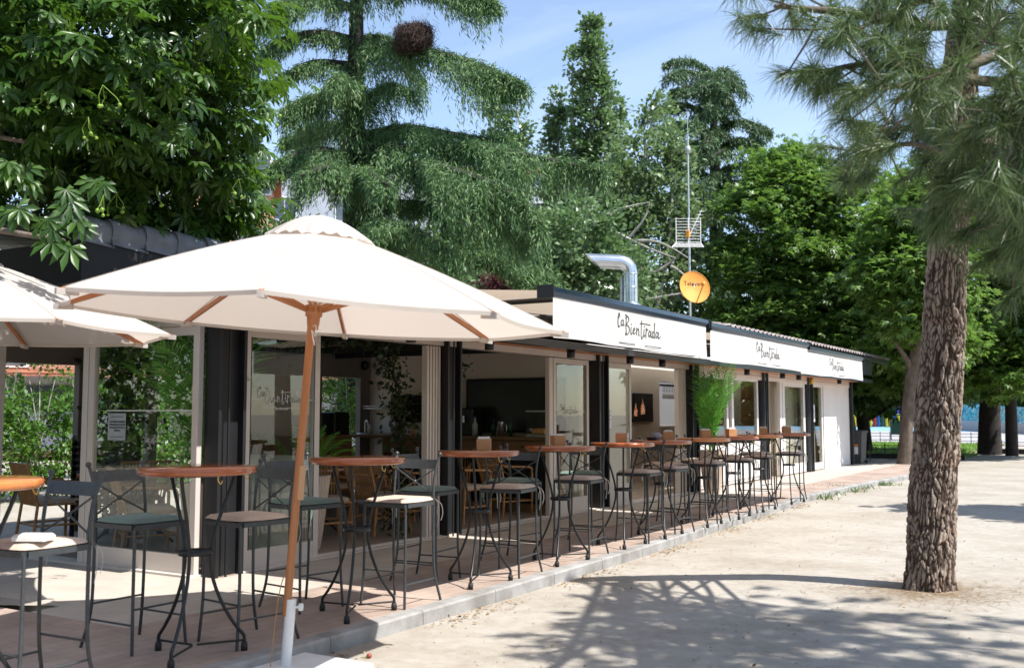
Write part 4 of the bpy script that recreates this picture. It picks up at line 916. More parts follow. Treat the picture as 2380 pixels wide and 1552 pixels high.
    b = MB(); kn = hb - n_ * .12 + np.array([.02, -.03, 0]); b.tube(stroke([tuple(kn), tuple(kn + [.05, -.02, -.04]), tuple(kn + [.06, -.03, .02]), tuple(kn + [.01, 0, .02])], 5), .0025, 5); b.tube(stroke([tuple(kn), tuple(kn + [.01, 0, -.05]), tuple(kn + [.025, 0, -.09])], 4), .004, 5); b.build('cord_knot', M['white_cloth'], t)
    if cord:
        b = MB(); b.tube(stroke([tuple(d * .62 + np.array([-.02, -.03, 0])), tuple(d * .45 + np.array([-.07, -.03, 0])), (-.06, -.05, .12), (-.02, -.09, .04), (.10, -.12, .035)], 6), .003, 5); b.build('cord', M['rattan'], t)
    b = MB(); b.bbox(-.30, .42, -.42, .30, -.005, .05, .008); b.build('base_plate', M['plate_white'], t)
    return t
p1 = parasol((-4.187, 4.551, 1.982), 1.5, -1.769, (.05, .021), (-4.29, 4.47, -.095), 'cream octagonal parasol seen whole, on a leaning wooden pole with white base')
p2 = parasol((-7.02, 3.96, 1.99), 1.5, -1.69 + .0, (.01, .01), (-7.02, 3.96, -.095), 'cream parasol cut off by the left edge of the photo, partly behind the other', cord=False)

# ================================================================ inside the bar
def make_rattan(label):
    t = thing('rattan_armchair', label, 'armchair', (0, 0, 0), 0, 'rattan armchairs inside the bar')
    a, d = .25, .24; b = MB()
    for sx in (-1, 1):
        b = MB(); b.tube([(sx * a, -d, 0), (sx * a, -d, .42), (sx * a, -d, .60)], .017, 8); b.build('leg', M['rattan'], t)
        b = MB(); b.tube([(sx * (a + .02), d + .05, 0), (sx * a, d, .42)], .017, 8); b.build('leg', M['rattan'], t)
        b = MB(); b.tube(stroke([(sx * a, -d, .58), (sx * (a + .03), -d + .05, .655), (sx * (a + .04), 0, .67), (sx * (a + .01), d + .02, .68)], 5), .017, 8); b.build('armrest', M['rattan'], t)
    b = MB()
    for z in (.20, .42):
        for p, q in (((-a, -d), (a, -d)), ((-a, d), (a, d)), ((-a, -d), (-a, d)), ((a, -d), (a, d))): b.tube([(p[0], p[1], z), (q[0], q[1], z)], .013, 6)
    b.build('seat_frame', M['rattan'], t)
    b = MB(); b.bbox(-a + .02, a - .02, -d + .01, d - .02, .425, .475, .02); b.build('cushion', M['beige_cushion'], t)
    b = MB()
    for k in range(15):
        u = -1 + 2 * k / 14; b.tube([(u * (a - .01), d + .01, .42), (u * (a + .015), d + .13, .86)], .0075, 5)
    for z, y in ((.60, .058), (.86, .13)): b.tube([(-a - .02, d + y, z), (a + .02, d + y, z)], .015, 6)
    for sx in (-1, 1): b.tube([(sx * a, d, .42), (sx * (a + .02), d + .132, .87)], .017, 6)
    b.build('backrest', M['rattan'], t)
    return t
rc = make_rattan('rattan armchair with slatted back seen through the end pane beside the corner post'); remember(rc); rc.location = (-8.62, 6.98, 0.002); rc.rotation_euler = (0, 0, radians(150))
for (x, y, rz, lb) in ((-10.3, 7.05, 165, 'rattan armchair farthest left behind the end glass'), (-10.0, 7.9, 250, 'rattan armchair by the back windows of the bar'),
                       (-7.85, 8.75, 60, 'rattan armchair with arm towards the opening, behind the bare table'), (-7.68, 9.55, 165, 'rattan armchair with its slatted back to the open door'), (-7.95, 10.35, 150, 'rattan armchair left of the second black post'),
                       (-7.62, 11.2, 170, 'rattan armchair just right of the second black post'), (-7.6, 12.25, 160, 'rattan armchair in the middle of the second opening'), (-8.6, 12.3, 30, 'rattan armchair near the counter of the second bay'),
                       (-9.2, 10.4, 190, 'rattan armchair at the far side of the dining table')):
    dup(rc, (x, y, 0.002), radians(rz), lb)
def dining(x, y, lb):
    t = thing('dining_table', lb, 'table', (x, y, .002), 0, 'dining tables inside the bar'); b = MB(); b.bbox(-.42, .42, -.42, .42, .72, .755); b.build('tabletop', M['wood_top'], t)
    b = MB()
    for s_ in (-1, 1): b.tube([(s_ * .3, -.3, 0), (-s_ * .3, .3, .72)], .014, 6); b.tube([(s_ * .3, .3, 0), (-s_ * .3, -.3, .72)], .014, 6)
    b.build('cross_legs', M['iron_dark'], t)
dining(-9.45, 7.45, 'square wooden dining table behind the end glass'); dining(-8.6, 9.2, 'square wooden dining table inside the first open bay'); dining(-8.55, 11.4, 'square wooden dining table inside the second open bay')
lb = 'square pale cloth-covered lounge chair behind the first closed pane'
t = thing('covered_chair', lb, 'chair', (-7.55, 7.45, .002), radians(20)); b = MB(); b.bbox(-.3, .3, -.28, .28, .02, .62, .03); b.bbox(-.3, .3, .20, .34, .60, .98, .04); b.build('cover', mat('pale_cover', (.46, .45, .38), (.40, .39, .33), rough=.9, scale=3), t)
# long counter along the cross wall
t = thing('sideboard', 'long wooden counter with drawers along the inner wall', 'counter')
b = MB(); b.bbox(-10.9, -7.15, 12.62, 13.28, 1.03, 1.07); b.build('worktop', M['counter'], t)
b = MB(); b.box(-10.2, -7.2, 12.70, 13.26, .002, 1.028); b.build('carcass', M['counter'], t)
for k in range(4):
    b = MB(); x0 = -10.15 + k * .74; b.bbox(x0, x0 + .70, 12.675, 12.698, .84, 1.01, .004); dr_ = b.build('drawer', M['counter'], t); b = MB(); b.bbox(x0 + .30, x0 + .40, 12.655, 12.674, .92, .935, .003); b.build('handle', M['iron_dark'], dr_)
    b = MB(); b.box(x0, x0 + .70, 12.69, 12.699, .12, .80); b.build('niche_shade_sheet', M['black'], t)  # flat black sheet: the shade of an open niche put into its colour
tv = thing('television', 'black flat television on the inner wall above the counter', 'television', (-10.12, 13.26, 1.48)); b = MB(); b.bbox(-.34, .34, -.03, .03, -.21, .22, .01); b.build('casing', M['iron_dark'], tv); b = MB(); b.box(-.33, .33, -.034, -.031, -.20, .21); b.build('screen', M['screen'], tv)
bo = thing('wall_board', 'wide black framed blackboard on the inner wall of the second bay', 'board', (-8.1, 13.27, 1.52)); b = MB(); b.bbox(-.88, .88, -.03, .02, -.40, .42, .01); b.build('frame', M['black'], bo); b = MB(); b.box(-.84, .84, -.034, -.031, -.36, .38); b.build('panel', M['board'], bo)
sh = thing('wall_shelf', 'white rail shelf left of the television', 'shelf', (-10.78, 13.20, 1.50)); b = MB(); b.bbox(-.22, .22, -.08, .08, -.02, .0, .004); b.bbox(-.22, .22, -.09, -.083, .02, .035, .003); b.build('board', M['white_metal'], sh)
def bottle(x, y, z, h, r, m, lb, cap=None, name='bottle'):
    t = thing(name, lb, 'bottle', (x, y, z), 0, 'bottles on the inner counter'); b = MB(); b.lathe([(0, 0), (r, 0), (r, h * .6), (r * .4, h * .8), (r * .38, h * .97), (0, h * .97)], 14); b.build('body', m, t)
    b = MB(); b.lathe([(0, h * .97), (r * .42, h * .97), (r * .42, h * 1.04), (0, h * 1.04)], 10); b.build('cap', cap or M['blue'], t)
for (x, h, r, m, lb) in ((-8.92, .27, .045, 'bottle_blue', 'blue capped water bottle at the left end of the second bay counter'), (-8.58, .28, .042, 'bottle_white', 'clear plastic bottle with blue label on the counter'), (-8.25, .24, .035, 'bottle_green', 'green bottle left of the steel jug'), (-8.16, .21, .03, 'bottle_white', 'small pale bottle left of the steel jug'), (-10.62, .17, .04, 'bottle_white', 'pale soap bottle by the sink'), (-9.75, .15, .035, 'amber', 'small amber bottle below the television'), (-7.95, .26, .03, 'bottle_green', 'dark green bottle right of the steel jug')):
    bottle(x, 12.9, 1.071, h, r, M[m], lb)
t = thing('steel_jug', 'tall stainless steel jug on the counter', 'jug', (-8.05, 12.8, 1.071)); b = MB(); b.lathe([(0, 0), (.05, 0), (.045, .2), (.05, .22), (.045, .22), (.04, .02), (0, .02)], 18); b.build('body', M['steel'], t); b = MB(); b.tube(stroke([(.05, 0, .18), (.09, 0, .17), (.09, 0, .08), (.05, 0, .05)], 4), .007, 6); b.build('handle', M['steel'], t)
t = thing('display_case', 'glass pastry case at the right of the counter', 'display case', (-7.45, 12.95, 1.071)); b = MB(); b.bbox(-.18, .18, -.15, .15, 0, .03, .004); b.build('tray', M['steel'], t); b = MB(); b.bbox(-.18, .18, -.15, .15, .36, .38, .004); b.build('lid', M['steel'], t); b = MB(); b.box(-.175, .175, -.145, .145, .031, .359); b.build('glass', M['glass_clean'], t); b = MB(); b.bbox(-.12, .12, -.1, .1, .04, .12, .02); b.build('pastries', M['amber'], t)
t = thing('coffee_machine', 'dark coffee machine left on the second bay counter', 'coffee machine', (-8.75, 13.0, 1.071)); b = MB(); b.bbox(-.14, .14, -.12, .16, 0, .42, .02); b.build('body', M['iron_dark'], t); b = MB(); b.tube([(0, -.16, .30), (0, -.16, .20)], .02, 8); b.build('spout', M['steel'], t)
t = thing('toaster_oven', 'upright black appliance with a small lit lamp by the back window', 'appliance', (-10.88, 12.35, 1.071)); b = MB(); b.bbox(-.16, .16, -.18, .18, .0, .36, .02); b.build('body', M['iron_dark'], t)
b = MB(); b.box(-11.0, -10.6, 10.4, 12.55, 1.03, 1.068); b.box(-10.95, -10.65, 10.45, 12.5, .002, 1.028); tag(b.build('back_counter', M['counter']), 'wooden counter below the back window of the bar', 'counter')
t = thing('sink_tap', 'curved chrome tap at the sink near the corner', 'tap', (-10.8, 13.0, 1.071)); b = MB(); b.tube(stroke([(0, 0, 0), (0, 0, .16), (.03, -.02, .22), (.09, -.05, .20), (.10, -.05, .13)], 5), .011, 8); b.build('spout', M['steel'], t); b = MB(); b.lathe([(0, 0), (.13, 0), (.13, .015), (0, .015)], 18); b.build('basin_rim', M['steel'], t)
t = thing('round_plate', 'large round pale plate leaning on the wall by the sink', 'plate', (-10.48, 13.22, 1.22)); b = MB(); b.lathe([(0, 0), (.13, 0), (.145, .02), (.13, .012), (0, .012)], 24); o = b.build('dish', M['white_cloth'], t); o.rotation_euler = (radians(80), 0, 0)
t = thing('grey_loudspeaker', 'round dark ceiling loudspeaker at the inner corner', 'loudspeaker', (-10.9, 13.1, 2.2)); b = MB(); b.lathe([(0, -.08), (.06, -.06), (.075, 0), (.06, .06), (0, .08)], 14); b.build('body', M['iron_dark'], t)
# bar room right: television with lit copper lamps, serving hatch
tv = thing('picture_screen', 'dark screen showing glowing copper lanterns on the cream inner wall', 'screen', (-8.97, 19.9, 1.53)); b = MB(); b.bbox(-.03, .02, -.50, .50, -.30, .30, .01); b.build('casing', M['black'], tv)
em = bpy.data.materials.new('lit_screen_picture'); em.use_nodes = True; pb = em.node_tree.nodes['Principled BSDF']; pb.inputs['Base Color'].default_value = (.5, .2, .08, 1); pb.inputs['Emission Color'].default_value = (1, .42, .2, 1); pb.inputs['Emission Strength'].default_value = .35
vz = em.node_tree.nodes.new('ShaderNodeTexVoronoi'); vz.inputs['Scale'].default_value = 34; vt = em.node_tree.nodes.new('ShaderNodeTexCoord'); vr = em.node_tree.nodes.new('ShaderNodeValToRGB'); vr.color_ramp.elements[0].color = (1, .62, .36, 1); vr.color_ramp.elements[1].color = (.16, .03, .01, 1); vr.color_ramp.elements[0].position = .1; vr.color_ramp.elements[1].position = .55
em.node_tree.links.new(vt.outputs['Object'], vz.inputs[0]); em.node_tree.links.new(vz.outputs['Distance'], vr.inputs[0]); em.node_tree.links.new(vr.outputs[0], pb.inputs['Emission Color']); em.node_tree.links.new(vr.outputs[0], pb.inputs['Base Color'])
for (yy, zz, s_) in ((-.40, -.09, .09), (-.05, -.03, .11)):
    b = MB(); prf = [(.0, 1.9), (.18, 1.7), (.12, 1.3), (.45, 1.0), (.95, .2), (1.0, -.4), (.8, -1.0), (0, -1.0)]
    vs = [(.0215, yy + p[0] * s_, zz + p[1] * s_) for p in prf] + [(.0215, yy - p[0] * s_, zz + p[1] * s_) for p in prf[::-1]]
    b.add(vs, [tuple(range(len(vs)))]); b.build('lantern_image', em, tv)
t = thing('glass_rack', 'black rack of hanging wine glasses in the serving hatch', 'rack', (-9.06, 21.5, 1.9)); b = MB(); b.bbox(-.14, .14, -.6, .6, .12, .15, .004)
for k in range(14): b.tube([(.12, -.58 + k * .09, .13), (.12, -.58 + k * .09, -.02)], .006, 5)
b.build('frame', M['black'], t); b = MB()
for k in range(11): b.lathe([(.028, -.20), (.034, -.13), (.012, -.09), (.004, -.07), (.004, -.03), (.03, -.025)], 10, (.1, -.52 + k * .10, .03))
b.build('wine_glasses', M['bottle_white'], t)
t = thing('serving_counter', 'white counter top of the serving hatch', 'counter'); b = MB(); b.bbox(-9.25, -8.85, 20.85, 22.2, 1.103, 1.14); b.build('worktop', M['white_metal'], t); b = MB(); b.bbox(-10.6, -10.1, 20.4, 22.8, .9, 1.25, .01); b.build('steel_block', M['steel'], t)
t = thing('wine_shelf', 'wooden shelf with bottles and a carton behind the far window', 'shelf', (-7.30, 19.9, .9)); b = MB()
for z in (0, .62): b.bbox(-.18, .18, -.75, .75, z, z + .03, .004)
b.build('boards', M['counter'], t)
for k in range(9): 
    b = MB(); z = .031 if k < 5 else .651; b.lathe([(0, 0), (.035, 0), (.035, .17), (.013, .23), (.013, .3), (0, .3)], 10, (rng.uniform(-.08, .08), -.6 + (k % 5) * .17, z)); b.build('bottle', [M['bottle_green'], M['amber'], M['bottle_blue']][k % 3], t)
b = MB(); b.bbox(-.12, .12, .2, .5, .031, .3, .006); b.build('carton', M['box_wood'], t)
b = MB(); b.lathe([(0, 0), (.10, .02), (.12, .12), (.10, .24), (0, .28)], 16, (.02, .63, .031)); b.build('lantern', M['orange_paint'], t)
# fire extinguisher cabinet, slatted bench at the left edge
b = MB(); b.bbox(-10.9, -10.52, 6.50, 6.56, .95, 1.22, .01); o = b.build('fire_box', M['red']); tag(o, 'red fire equipment box behind the end glass at the left edge', 'fire box')
t = thing('slatted_chairs', 'dark slatted folding chair behind the end glass', 'chair', (-10.1, 7.6, .002)); b = MB()
for k in range(6): b.bbox(-.03, .0, -.45, .45, .7 + k * .07, .745 + k * .07, .004)
b.box(-.03, .0, -.45, -.41, .0, 1.12); b.box(-.03, .0, .41, .45, 0, 1.12); b.bbox(0.002, .40, -.45, .45, .42, .45, .004); b.box(.36, .40, -.45, -.41, 0, .418); b.box(.36, .40, .41, .45, 0, .418); b.build('frame', M['black'], t)

# ================================================================ palms
def palm(loc, label, nf, ln, lean, m, pot=True, zbase=.62, seed=1, spread=.45, up=1.0, nm='potted_palm'):
    rg = np.random.default_rng(seed); t = thing(nm, label, 'palm', loc)
    if pot:
        b = MB(); k = 36; vs = []
        prof = [(.13, 0), (.15, .12), (.205, .58), (.225, .74), (.235, .76), (.205, .76), (.19, .70), (0, .70)]
        for (r, z) in prof:
            for j in range(k * 2): a = pi * j / k; q = r * (1 + (.035 if j % 2 else -.0) * (1 if z < .75 and r > .12 else 0)); vs.append((q * cos(a), q * sin(a), z))
        n_ = 2 * k; b.add(vs, [(i * n_ + j, i * n_ + (j + 1) % n_, (i + 1) * n_ + (j + 1) % n_, (i + 1) * n_ + j) for i in range(len(prof) - 1) for j in range(n_)]); b.build('pot', M['clay'], t)
    V = []; F = []; bs = MB()
    for f in range(nf):
        a = rg.uniform(0, 2 * pi); inc = rg.uniform(.12, 1.0) * spread; L_ = ln * rg.uniform(.7, 1.1); base = np.array([rg.normal(0, .035), rg.normal(0, .035), zbase]); P = []
        for k in range(15):
            s_ = k / 14; th = inc * (.35 + 1.5 * s_ ** 1.7); P.append((s_, th))
        pos = base.copy(); pts = [pos.copy()]; hd = np.array([cos(a), sin(a), 0])
        for k in range(1, 15):
            th = P[k][1]; pos = pos + (hd * sin(th) + np.array([0, 0, cos(th) * up])) * L_ / 14; pts.append(pos.copy())
        bs.tube([tuple(p) for p in pts], [.009 * (1 - .8 * k / 14) + .0015 for k in range(15)], 5)
        sd_ = np.array([-sin(a), cos(a), 0])
        for k in range(28):
            s_ = .24 + .76 * k / 27; q = s_ * 14; i = min(13, int(q)); p = pts[i] + (pts[i + 1] - pts[i]) * (q - i); tg = pts[i + 1] - pts[i]; tg /= np.linalg.norm(tg)
            w_ = L_ * .30 * (sin(pi * (.12 + .80 * (s_ - .24) / .76)) ** .8)
            for sg_ in (-1, 1):
                d = sd_ * sg_ * .85 + tg * (.55 + .5 * s_) + np.array([0, 0, .12]) + rg.normal(0, .08, 3); d /= np.linalg.norm(d); e = p + d * w_ * .55; e2 = p + d * w_ + np.array([0, 0, -.22 * w_]); wd = tg * .0085 * (ln / 1.5 + .2)
                b_ = len(V); V += [p - wd * .5, p + wd * .5, e + wd, e2, e - wd]; F += [(b_, b_ + 1, b_ + 2, b_ + 4), (b_ + 4, b_ + 2, b_ + 3, b_ + 3)]
    F = [(a, b_, c, d) if c != d else (a, b_, c, c) for a, b_, c, d in F]
    me = bpy.data.meshes.new('fronds'); me.from_pydata([tuple(v) for v in V], [], [f if f[2] != f[3] else f[:3] for f in F]); me.update(); link_mesh('fronds', me, m, t)
    bs.build('stems', m, t); return t
palm((-6.48, 17.30, .002), 'bright green areca palm in a tall ribbed beige pot at the fourth black post', 13, 1.6, 0, M['palm_leaf'], seed=4, spread=.46)
palm((-7.55, 6.75, .002), 'tall dark palm indoors behind the end glass at the corner post', 15, 1.75, 0, M['palm_leaf'], seed=5, spread=.6, zbase=.62)
palm((-7.45, 8.05, .002), 'low indoor palm behind the first closed pane', 8, .8, 0, M['palm_leaf'], seed=8, spread=.9, zbase=.62)

# ================================================================ climbing plants inside
def vine(name, pts, n, size, label, spread=.16, m=None):
    t = thing(name, label, 'vine', tuple(pts[0])); o = np.array(pts[0]); P = np.array(stroke([np.array(p) - o for p in pts], 6)); b = MB()
    for k in range(3): b.tube([tuple(p + rng.normal(0, .03, 3)) for p in P], .008, 5)
    b.build('stems', M['bark_dark'], t); i = rng.integers(0, len(P), n); Q = P[i] + rng.normal(0, spread, (n, 3)) * np.array([1, 1, .8]); D = rdir(n) + np.array([0, 0, -.6])
    V, F = inst(OVAL[0], OVAL[1], Q, basis(D, rdir(n)), size * rng.uniform(.6, 1.3, n)); np_mesh('leaves', V, F, m or M['leaf_ivy'], t)
vine('ivy_vine', [(-7.35, 9.35, .1), (-7.3, 9.4, 1.0), (-7.25, 9.3, 1.7), (-7.3, 9.0, 2.2)], 700, .07, 'dry ivy climbing beside the folded door panels', .10)
vine('ceiling_vine', [(-7.3, 9.2, 2.22), (-7.8, 8.6, 2.25), (-8.3, 8.2, 2.2), (-8.9, 7.8, 2.22)], 700, .07, 'trailing vine along the ceiling of the first bay', .09)
vine('hanging_vine', [(-7.9, 11.0, 2.25), (-8.2, 11.4, 2.18), (-8.0, 11.8, 2.05)], 160, .06, 'small vine sprig hanging from the ceiling of the second bay', .07)
vine('post_vine', [(-10.6, 8.2, .05), (-10.62, 8.15, .9), (-10.58, 8.2, 1.6), (-10.6, 8.1, 2.25)], 1500, .10, 'thick dark ivy covered post behind the end glass', .17)
vine('corner_vine', [(-9.6, 7.3, 2.22), (-9.0, 7.0, 2.2), (-8.6, 6.8, 2.1), (-8.4, 6.75, 1.95)], 420, .075, 'dark vine hanging behind the top of the end pane', .10)

# ================================================================ trees
def tree(name, label, cat, base, group=None): return thing(name, label, cat, tuple(base), 0, group)
def rel(p, base): return np.array(p) - np.array(base)

# --- horse chestnut over the corner of the pavilion
CB = np.array([-10.5, 2.6, -.1])
hc = tree('horse_chestnut', 'dark leafy horse chestnut with green fruit overhanging the corner roof at the upper left', 'tree', CB)
b = MB(); b.tube([(0, 0, 0), (.05, .0, 1.5), (.0, .1, 3.0), (.1, .2, 4.4)], [.24, .2, .17, .13], 12)
ends = [at(200, 150, 8.3), at(420, 260, 8.6), at(60, 330, 7.4), at(150, 560, 6.9), at(520, 120, 8.8), at(350, 430, 8.8), at(0, 60, 7.5), at(-300, 200, 7.5), at(250, -200, 8.5), at(560, 400, 9.3)]
for e in ends:
    q = rel(e, CB); branch_mesh(b, (.02, .1, 2.9 + rng.uniform(0, 1)), q, .07, .015, sag=-.25)
b.build('trunk', M['bark'], hc)
ell = [(rel(at(60, 60, 8.3), CB), (2.1, 1.6, 1.5)), (rel(at(310, 150, 8.9), CB), (1.1, 1.1, 1.45)), (rel(at(440, 200, 9.2), CB), (.56, .85, 1.0)), (rel(at(90, 330, 8.0), CB), (1.1, 1.0, .95)), (rel(at(360, 370, 9.3), CB), (.95, .9, .72)), (rel(at(440, 440, 9.6), CB), (.55, .8, .52)),
       (rel(at(-350, 150, 8.0), CB), (1.6, 1.4, 1.6)), (rel(at(300, -250, 9), CB), (1.6, 1.3, 1.1)), (rel(at(-100, -350, 9), CB), (2.2, 1.5, 1.6))]
P7 = palmate(7)
def hc_keep(P):
    W = P + CB; d = (W - C0) @ FW; x = 1190 + 2370 * ((W - C0) @ RT) / d; y = 776 - 2370 * ((W - C0) @ UP) / d
    return ~((W[:, 0] > -7.0) & (W[:, 2] < 3.4) & (W[:, 2] > 1) & (W[:, 1] > 3.0)) & (W[:, 2] > 2.95)
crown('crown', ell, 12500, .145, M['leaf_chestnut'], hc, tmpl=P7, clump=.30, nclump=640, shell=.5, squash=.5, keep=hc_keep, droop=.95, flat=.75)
# a few hanging sprays at the near side
sp_ = []
for (x, y, d_) in ((160, 560, 6.6), (120, 510, 6.6), (190, 520, 6.7), (30, 470, 6.5), (150, 470, 6.7), (60, 420, 6.7), (230, 430, 7.0), (620, 250, 8.6), (600, 330, 8.7), (560, 300, 8.6), (590, 130, 8.6), (570, 60, 8.6), (20, 380, 6.5), (540, 420, 9.2), (520, 470, 9.3)):
    for k in range(3): sp_.append(rel(at(x + rng.normal(0, 14), y + rng.normal(0, 12), d_), CB))
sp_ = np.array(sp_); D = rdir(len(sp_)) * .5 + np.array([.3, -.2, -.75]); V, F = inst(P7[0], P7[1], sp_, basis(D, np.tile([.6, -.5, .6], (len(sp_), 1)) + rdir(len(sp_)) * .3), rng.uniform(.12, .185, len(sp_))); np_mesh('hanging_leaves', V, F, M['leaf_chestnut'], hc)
b = MB(); st = MB()
for (x, y) in ((118, 128), (97, 222), (205, 290), (238, 215), (262, 268), (295, 150), (318, 108), (57, 75), (395, 275), (240, 470), (270, 465), (480, 322), (640, 268), (555, 430), (365, 445), (420, 190), (160, 60), (445, 85), (340, 300)):
    c = rel(at(x, y, 6.9 if x < 250 else 7.9), CB)
    for k in range(rng.integers(2, 5)):
        q = c + rng.normal(0, .035, 3) + np.array([0, 0, -.07]); r = rng.uniform(.012, .017); b.lathe([(0, -r), (r * .7, -r * .7), (r, 0), (r * .7, r * .7), (0, r)], 8, tuple(q)); st.tube([tuple(c + [0, 0, .05]), tuple((c + q) / 2 + rng.normal(0, .02, 3)), tuple(q + [0, 0, r])], .0025, 4)
fr = b.build('fruit', M['fruit'], hc); fr['kind'] = 'stuff'; st.build('fruit_stalks', M['fruit'], hc)['kind'] = 'stuff'

# --- weeping cedars
def weeping(parent, base, limbs, m, bm, strand=(.5, 1.5), dens=26, tuft=.075, wide=.9, tlen=12, wd=.022):
    """limbs: (points, half width, strand length) ; foliage hangs in strands from the limbs and their side twigs"""
    PV = []; PD = []; b = MB()
    for (pts, hw, sl_, r0) in limbs:
        P = np.array(stroke([rel(p, base) for p in pts], 8)); n = len(P); b.tube([tuple(p) for p in P], [r0 * (1 - .82 * i / n) + .012 for i in range(n)], 7)
        seg = np.linalg.norm(np.diff(P, axis=0), axis=1); L_ = seg.sum(); ns = int(L_ * dens * (.4 + hw)); f = rng.random(ns) ** .8; cum = np.concatenate([[0], np.cumsum(seg)]) / L_
        X_ = np.stack([np.interp(f, cum, P[:, k]) for k in range(3)], -1); tg = np.stack([np.interp(np.minimum(f + .02, 1), cum, P[:, k]) - np.interp(np.maximum(f - .02, 0), cum, P[:, k]) for k in range(3)], -1); tg /= np.linalg.norm(tg, axis=1, keepdims=True) + 1e-9
        side = np.cross(tg, [0, 0, 1.]); side /= np.linalg.norm(side, axis=1, keepdims=True) + 1e-9
        lobes = .55 + .45 * np.sin(f * L_ * 2.4 + rng.uniform(0, 6)); wv = hw * (.35 + .75 * np.sin(pi * np.clip(f * .9 + .08, 0, 1))) * lobes; o = rng.uniform(-1, 1, ns)
        X0 = X_ + side * (o * wv)[:, None] + tg * (rng.normal(0, .1, ns))[:, None]; X0[:, 2] += .10 * hw - .55 * hw * o * o * wv / hw + rng.normal(0, .04, ns)
        kp = (.5 + .5 * np.sin(f * L_ * 3.1 + o * 4.2 + rng.uniform(0, 6)) * np.cos(o * 5.0 + f * L_ * 1.3 + rng.uniform(0, 6))) > rng.uniform(.0, .80, ns); X0, side, o, tg, f, lobes = X0[kp], side[kp], o[kp], tg[kp], f[kp], lobes[kp]; ns = len(X0)
        ln = sl_ * rng.uniform(.25, 1.15, ns) * (.45 + .55 * lobes) * (.6 + .4 * np.abs(o))
        out = side * np.sign(o)[:, None] * .25 + tg * .3
        for j in range(tlen):
            s_ = (j + rng.random(ns)) / tlen; q = X0 + out * (s_ * ln * .55)[:, None] * (1 - .5 * s_)[:, None] + np.array([0, 0, -1.]) * (s_ ** 1.15 * ln)[:, None] + rng.normal(0, .022, (ns, 3))
            d = np.stack([out[:, 0] * .8, out[:, 1] * .8, -(.35 + .9 * s_)], -1) + rng.normal(0, .38, (ns, 3)); PV.append(q); PD.append(d)
    P = np.concatenate(PV); D = np.concatenate(PD); n = len(P)
    V, F = inst([(0, 0, 0), (.5, .35, .1), (0, 1, -.05), (-.5, .35, .1)], [(0, 1, 2, 3)], P, basis(D, rdir(n)), np.ones(n)); V = V.reshape(n, 4, 3)
    L_ = tuft * rng.uniform(.7, 1.6, n); c = V.mean(1, keepdims=True); R = basis(D, rdir(n)); T = np.array([(0, 0, 0), (wd, .4, .0), (0, 1, 0), (-wd, .4, .0)])
    Tn = T[None] * np.stack([np.ones(n), L_, np.ones(n)], -1)[:, None, :]; V = np.einsum('nij,nkj->nki', R, Tn) + P[:, None, :]
    cr_ = np_mesh('crown', V.reshape(-1, 3), F, m, parent); return b, cr_
D0 = 23.0
gb = at(822, 1010, D0); gb[2] = -.1
ced = tree('weeping_cedar', 'large weeping blue green cedar with a nest, rising behind the pavilion roof', 'tree', gb)
A = lambda x, y, d=D0: at(x, y, d)
limbs = [
 ([A(822, 20), A(720, -10, 22), A(620, 20, 21.5)], 0.81, 0.93, .09), ([A(822, -10), A(950, -30, 22.5), A(1060, -25, 22), A(1160, 15, 21.5)], 0.72, 0.68, .09), ([A(822, -120), A(700, -150, 23), A(600, -120, 23)], 0.90, 0.93, .09), ([A(822, -140), A(950, -170, 22), A(1080, -120, 22)], 0.90, 0.85, .09),
 ([A(820, 95), A(740, 78, 22.4), A(660, 92, 22), A(610, 120, 21.6)], 0.49, 0.65, .10), ([A(815, 155), A(720, 150, 22.5), A(620, 205, 22)], 0.45, 0.49, .11),
 ([A(825, 120), A(900, 105, 22.5), A(1000, 120, 21.7), A(1110, 150, 21), A(1215, 200, 20.6)], 0.72, 1.24, .10), ([A(825, 90), A(905, 95, 23.4), A(985, 190, 23.6)], 0.55, 0.93, .07),
 ([A(820, 240), A(740, 225, 22), A(660, 260, 21.5)], 0.81, 1.28, .10), ([A(825, 250), A(900, 200, 22), A(960, 215, 21.6)], 0.63, 0.93, .08),
 ([A(825, 330), A(930, 300, 22), A(1060, 315, 21.2), A(1190, 335, 20.6)], 0.72, 0.65, .13), ([A(825, 350), A(960, 345, 21.5), A(1120, 345, 20.5), A(1260, 370, 20), A(1400, 400, 19.6)], 0.83, 0.96, .13),
 ([A(815, 370), A(740, 350, 22), A(660, 375, 21.4), A(600, 420, 21)], 0.63, 0.78, .11), ([A(815, 410), A(760, 390, 21), A(700, 410, 20.4)], 0.72, 0.89, .09), ([A(820, 400), A(850, 400, 20.8), A(900, 430, 20)], 0.63, 0.78, .09),
 ([A(825, 450), A(900, 470, 22), A(1000, 480, 21), A(1080, 540, 20.3)], 0.45, 0.49, .12), ([A(825, 420), A(960, 380, 21), A(1060, 400, 20), A(1170, 440, 19.4), A(1260, 520, 19)], 0.86, 1.40, .11), ([A(1000, 420, 21), A(1130, 480, 20), A(1230, 560, 19.4)], 0.90, 1.16, .07),
 ([A(825, 540), A(900, 520, 20.5), A(980, 545, 19.8), A(1060, 620, 19.2)], 0.63, 0.42, .09), ([A(825, 560), A(720, 530, 21.5), A(620, 560, 21)], 0.81, 0.71, .09), ([A(825, 300), A(760, 290, 24.5), A(660, 330, 25)], 0.81, 0.85, .09), ([A(825, 300), A(900, 330, 25), A(1000, 400, 26)], 0.81, 1.12, .09),
 ([A(600, 300, 21.5), A(575, 380, 21.2), A(560, 440, 21)], 0.45, 0.71, .04), ([A(820, 200), A(790, 180, 21.3), A(770, 200, 20.8)], 0.55, 0.78, .06), ([A(825, 470), A(950, 560, 22), A(1130, 600, 21.5), A(1290, 650, 21)], 0.90, 0.58, .1)]
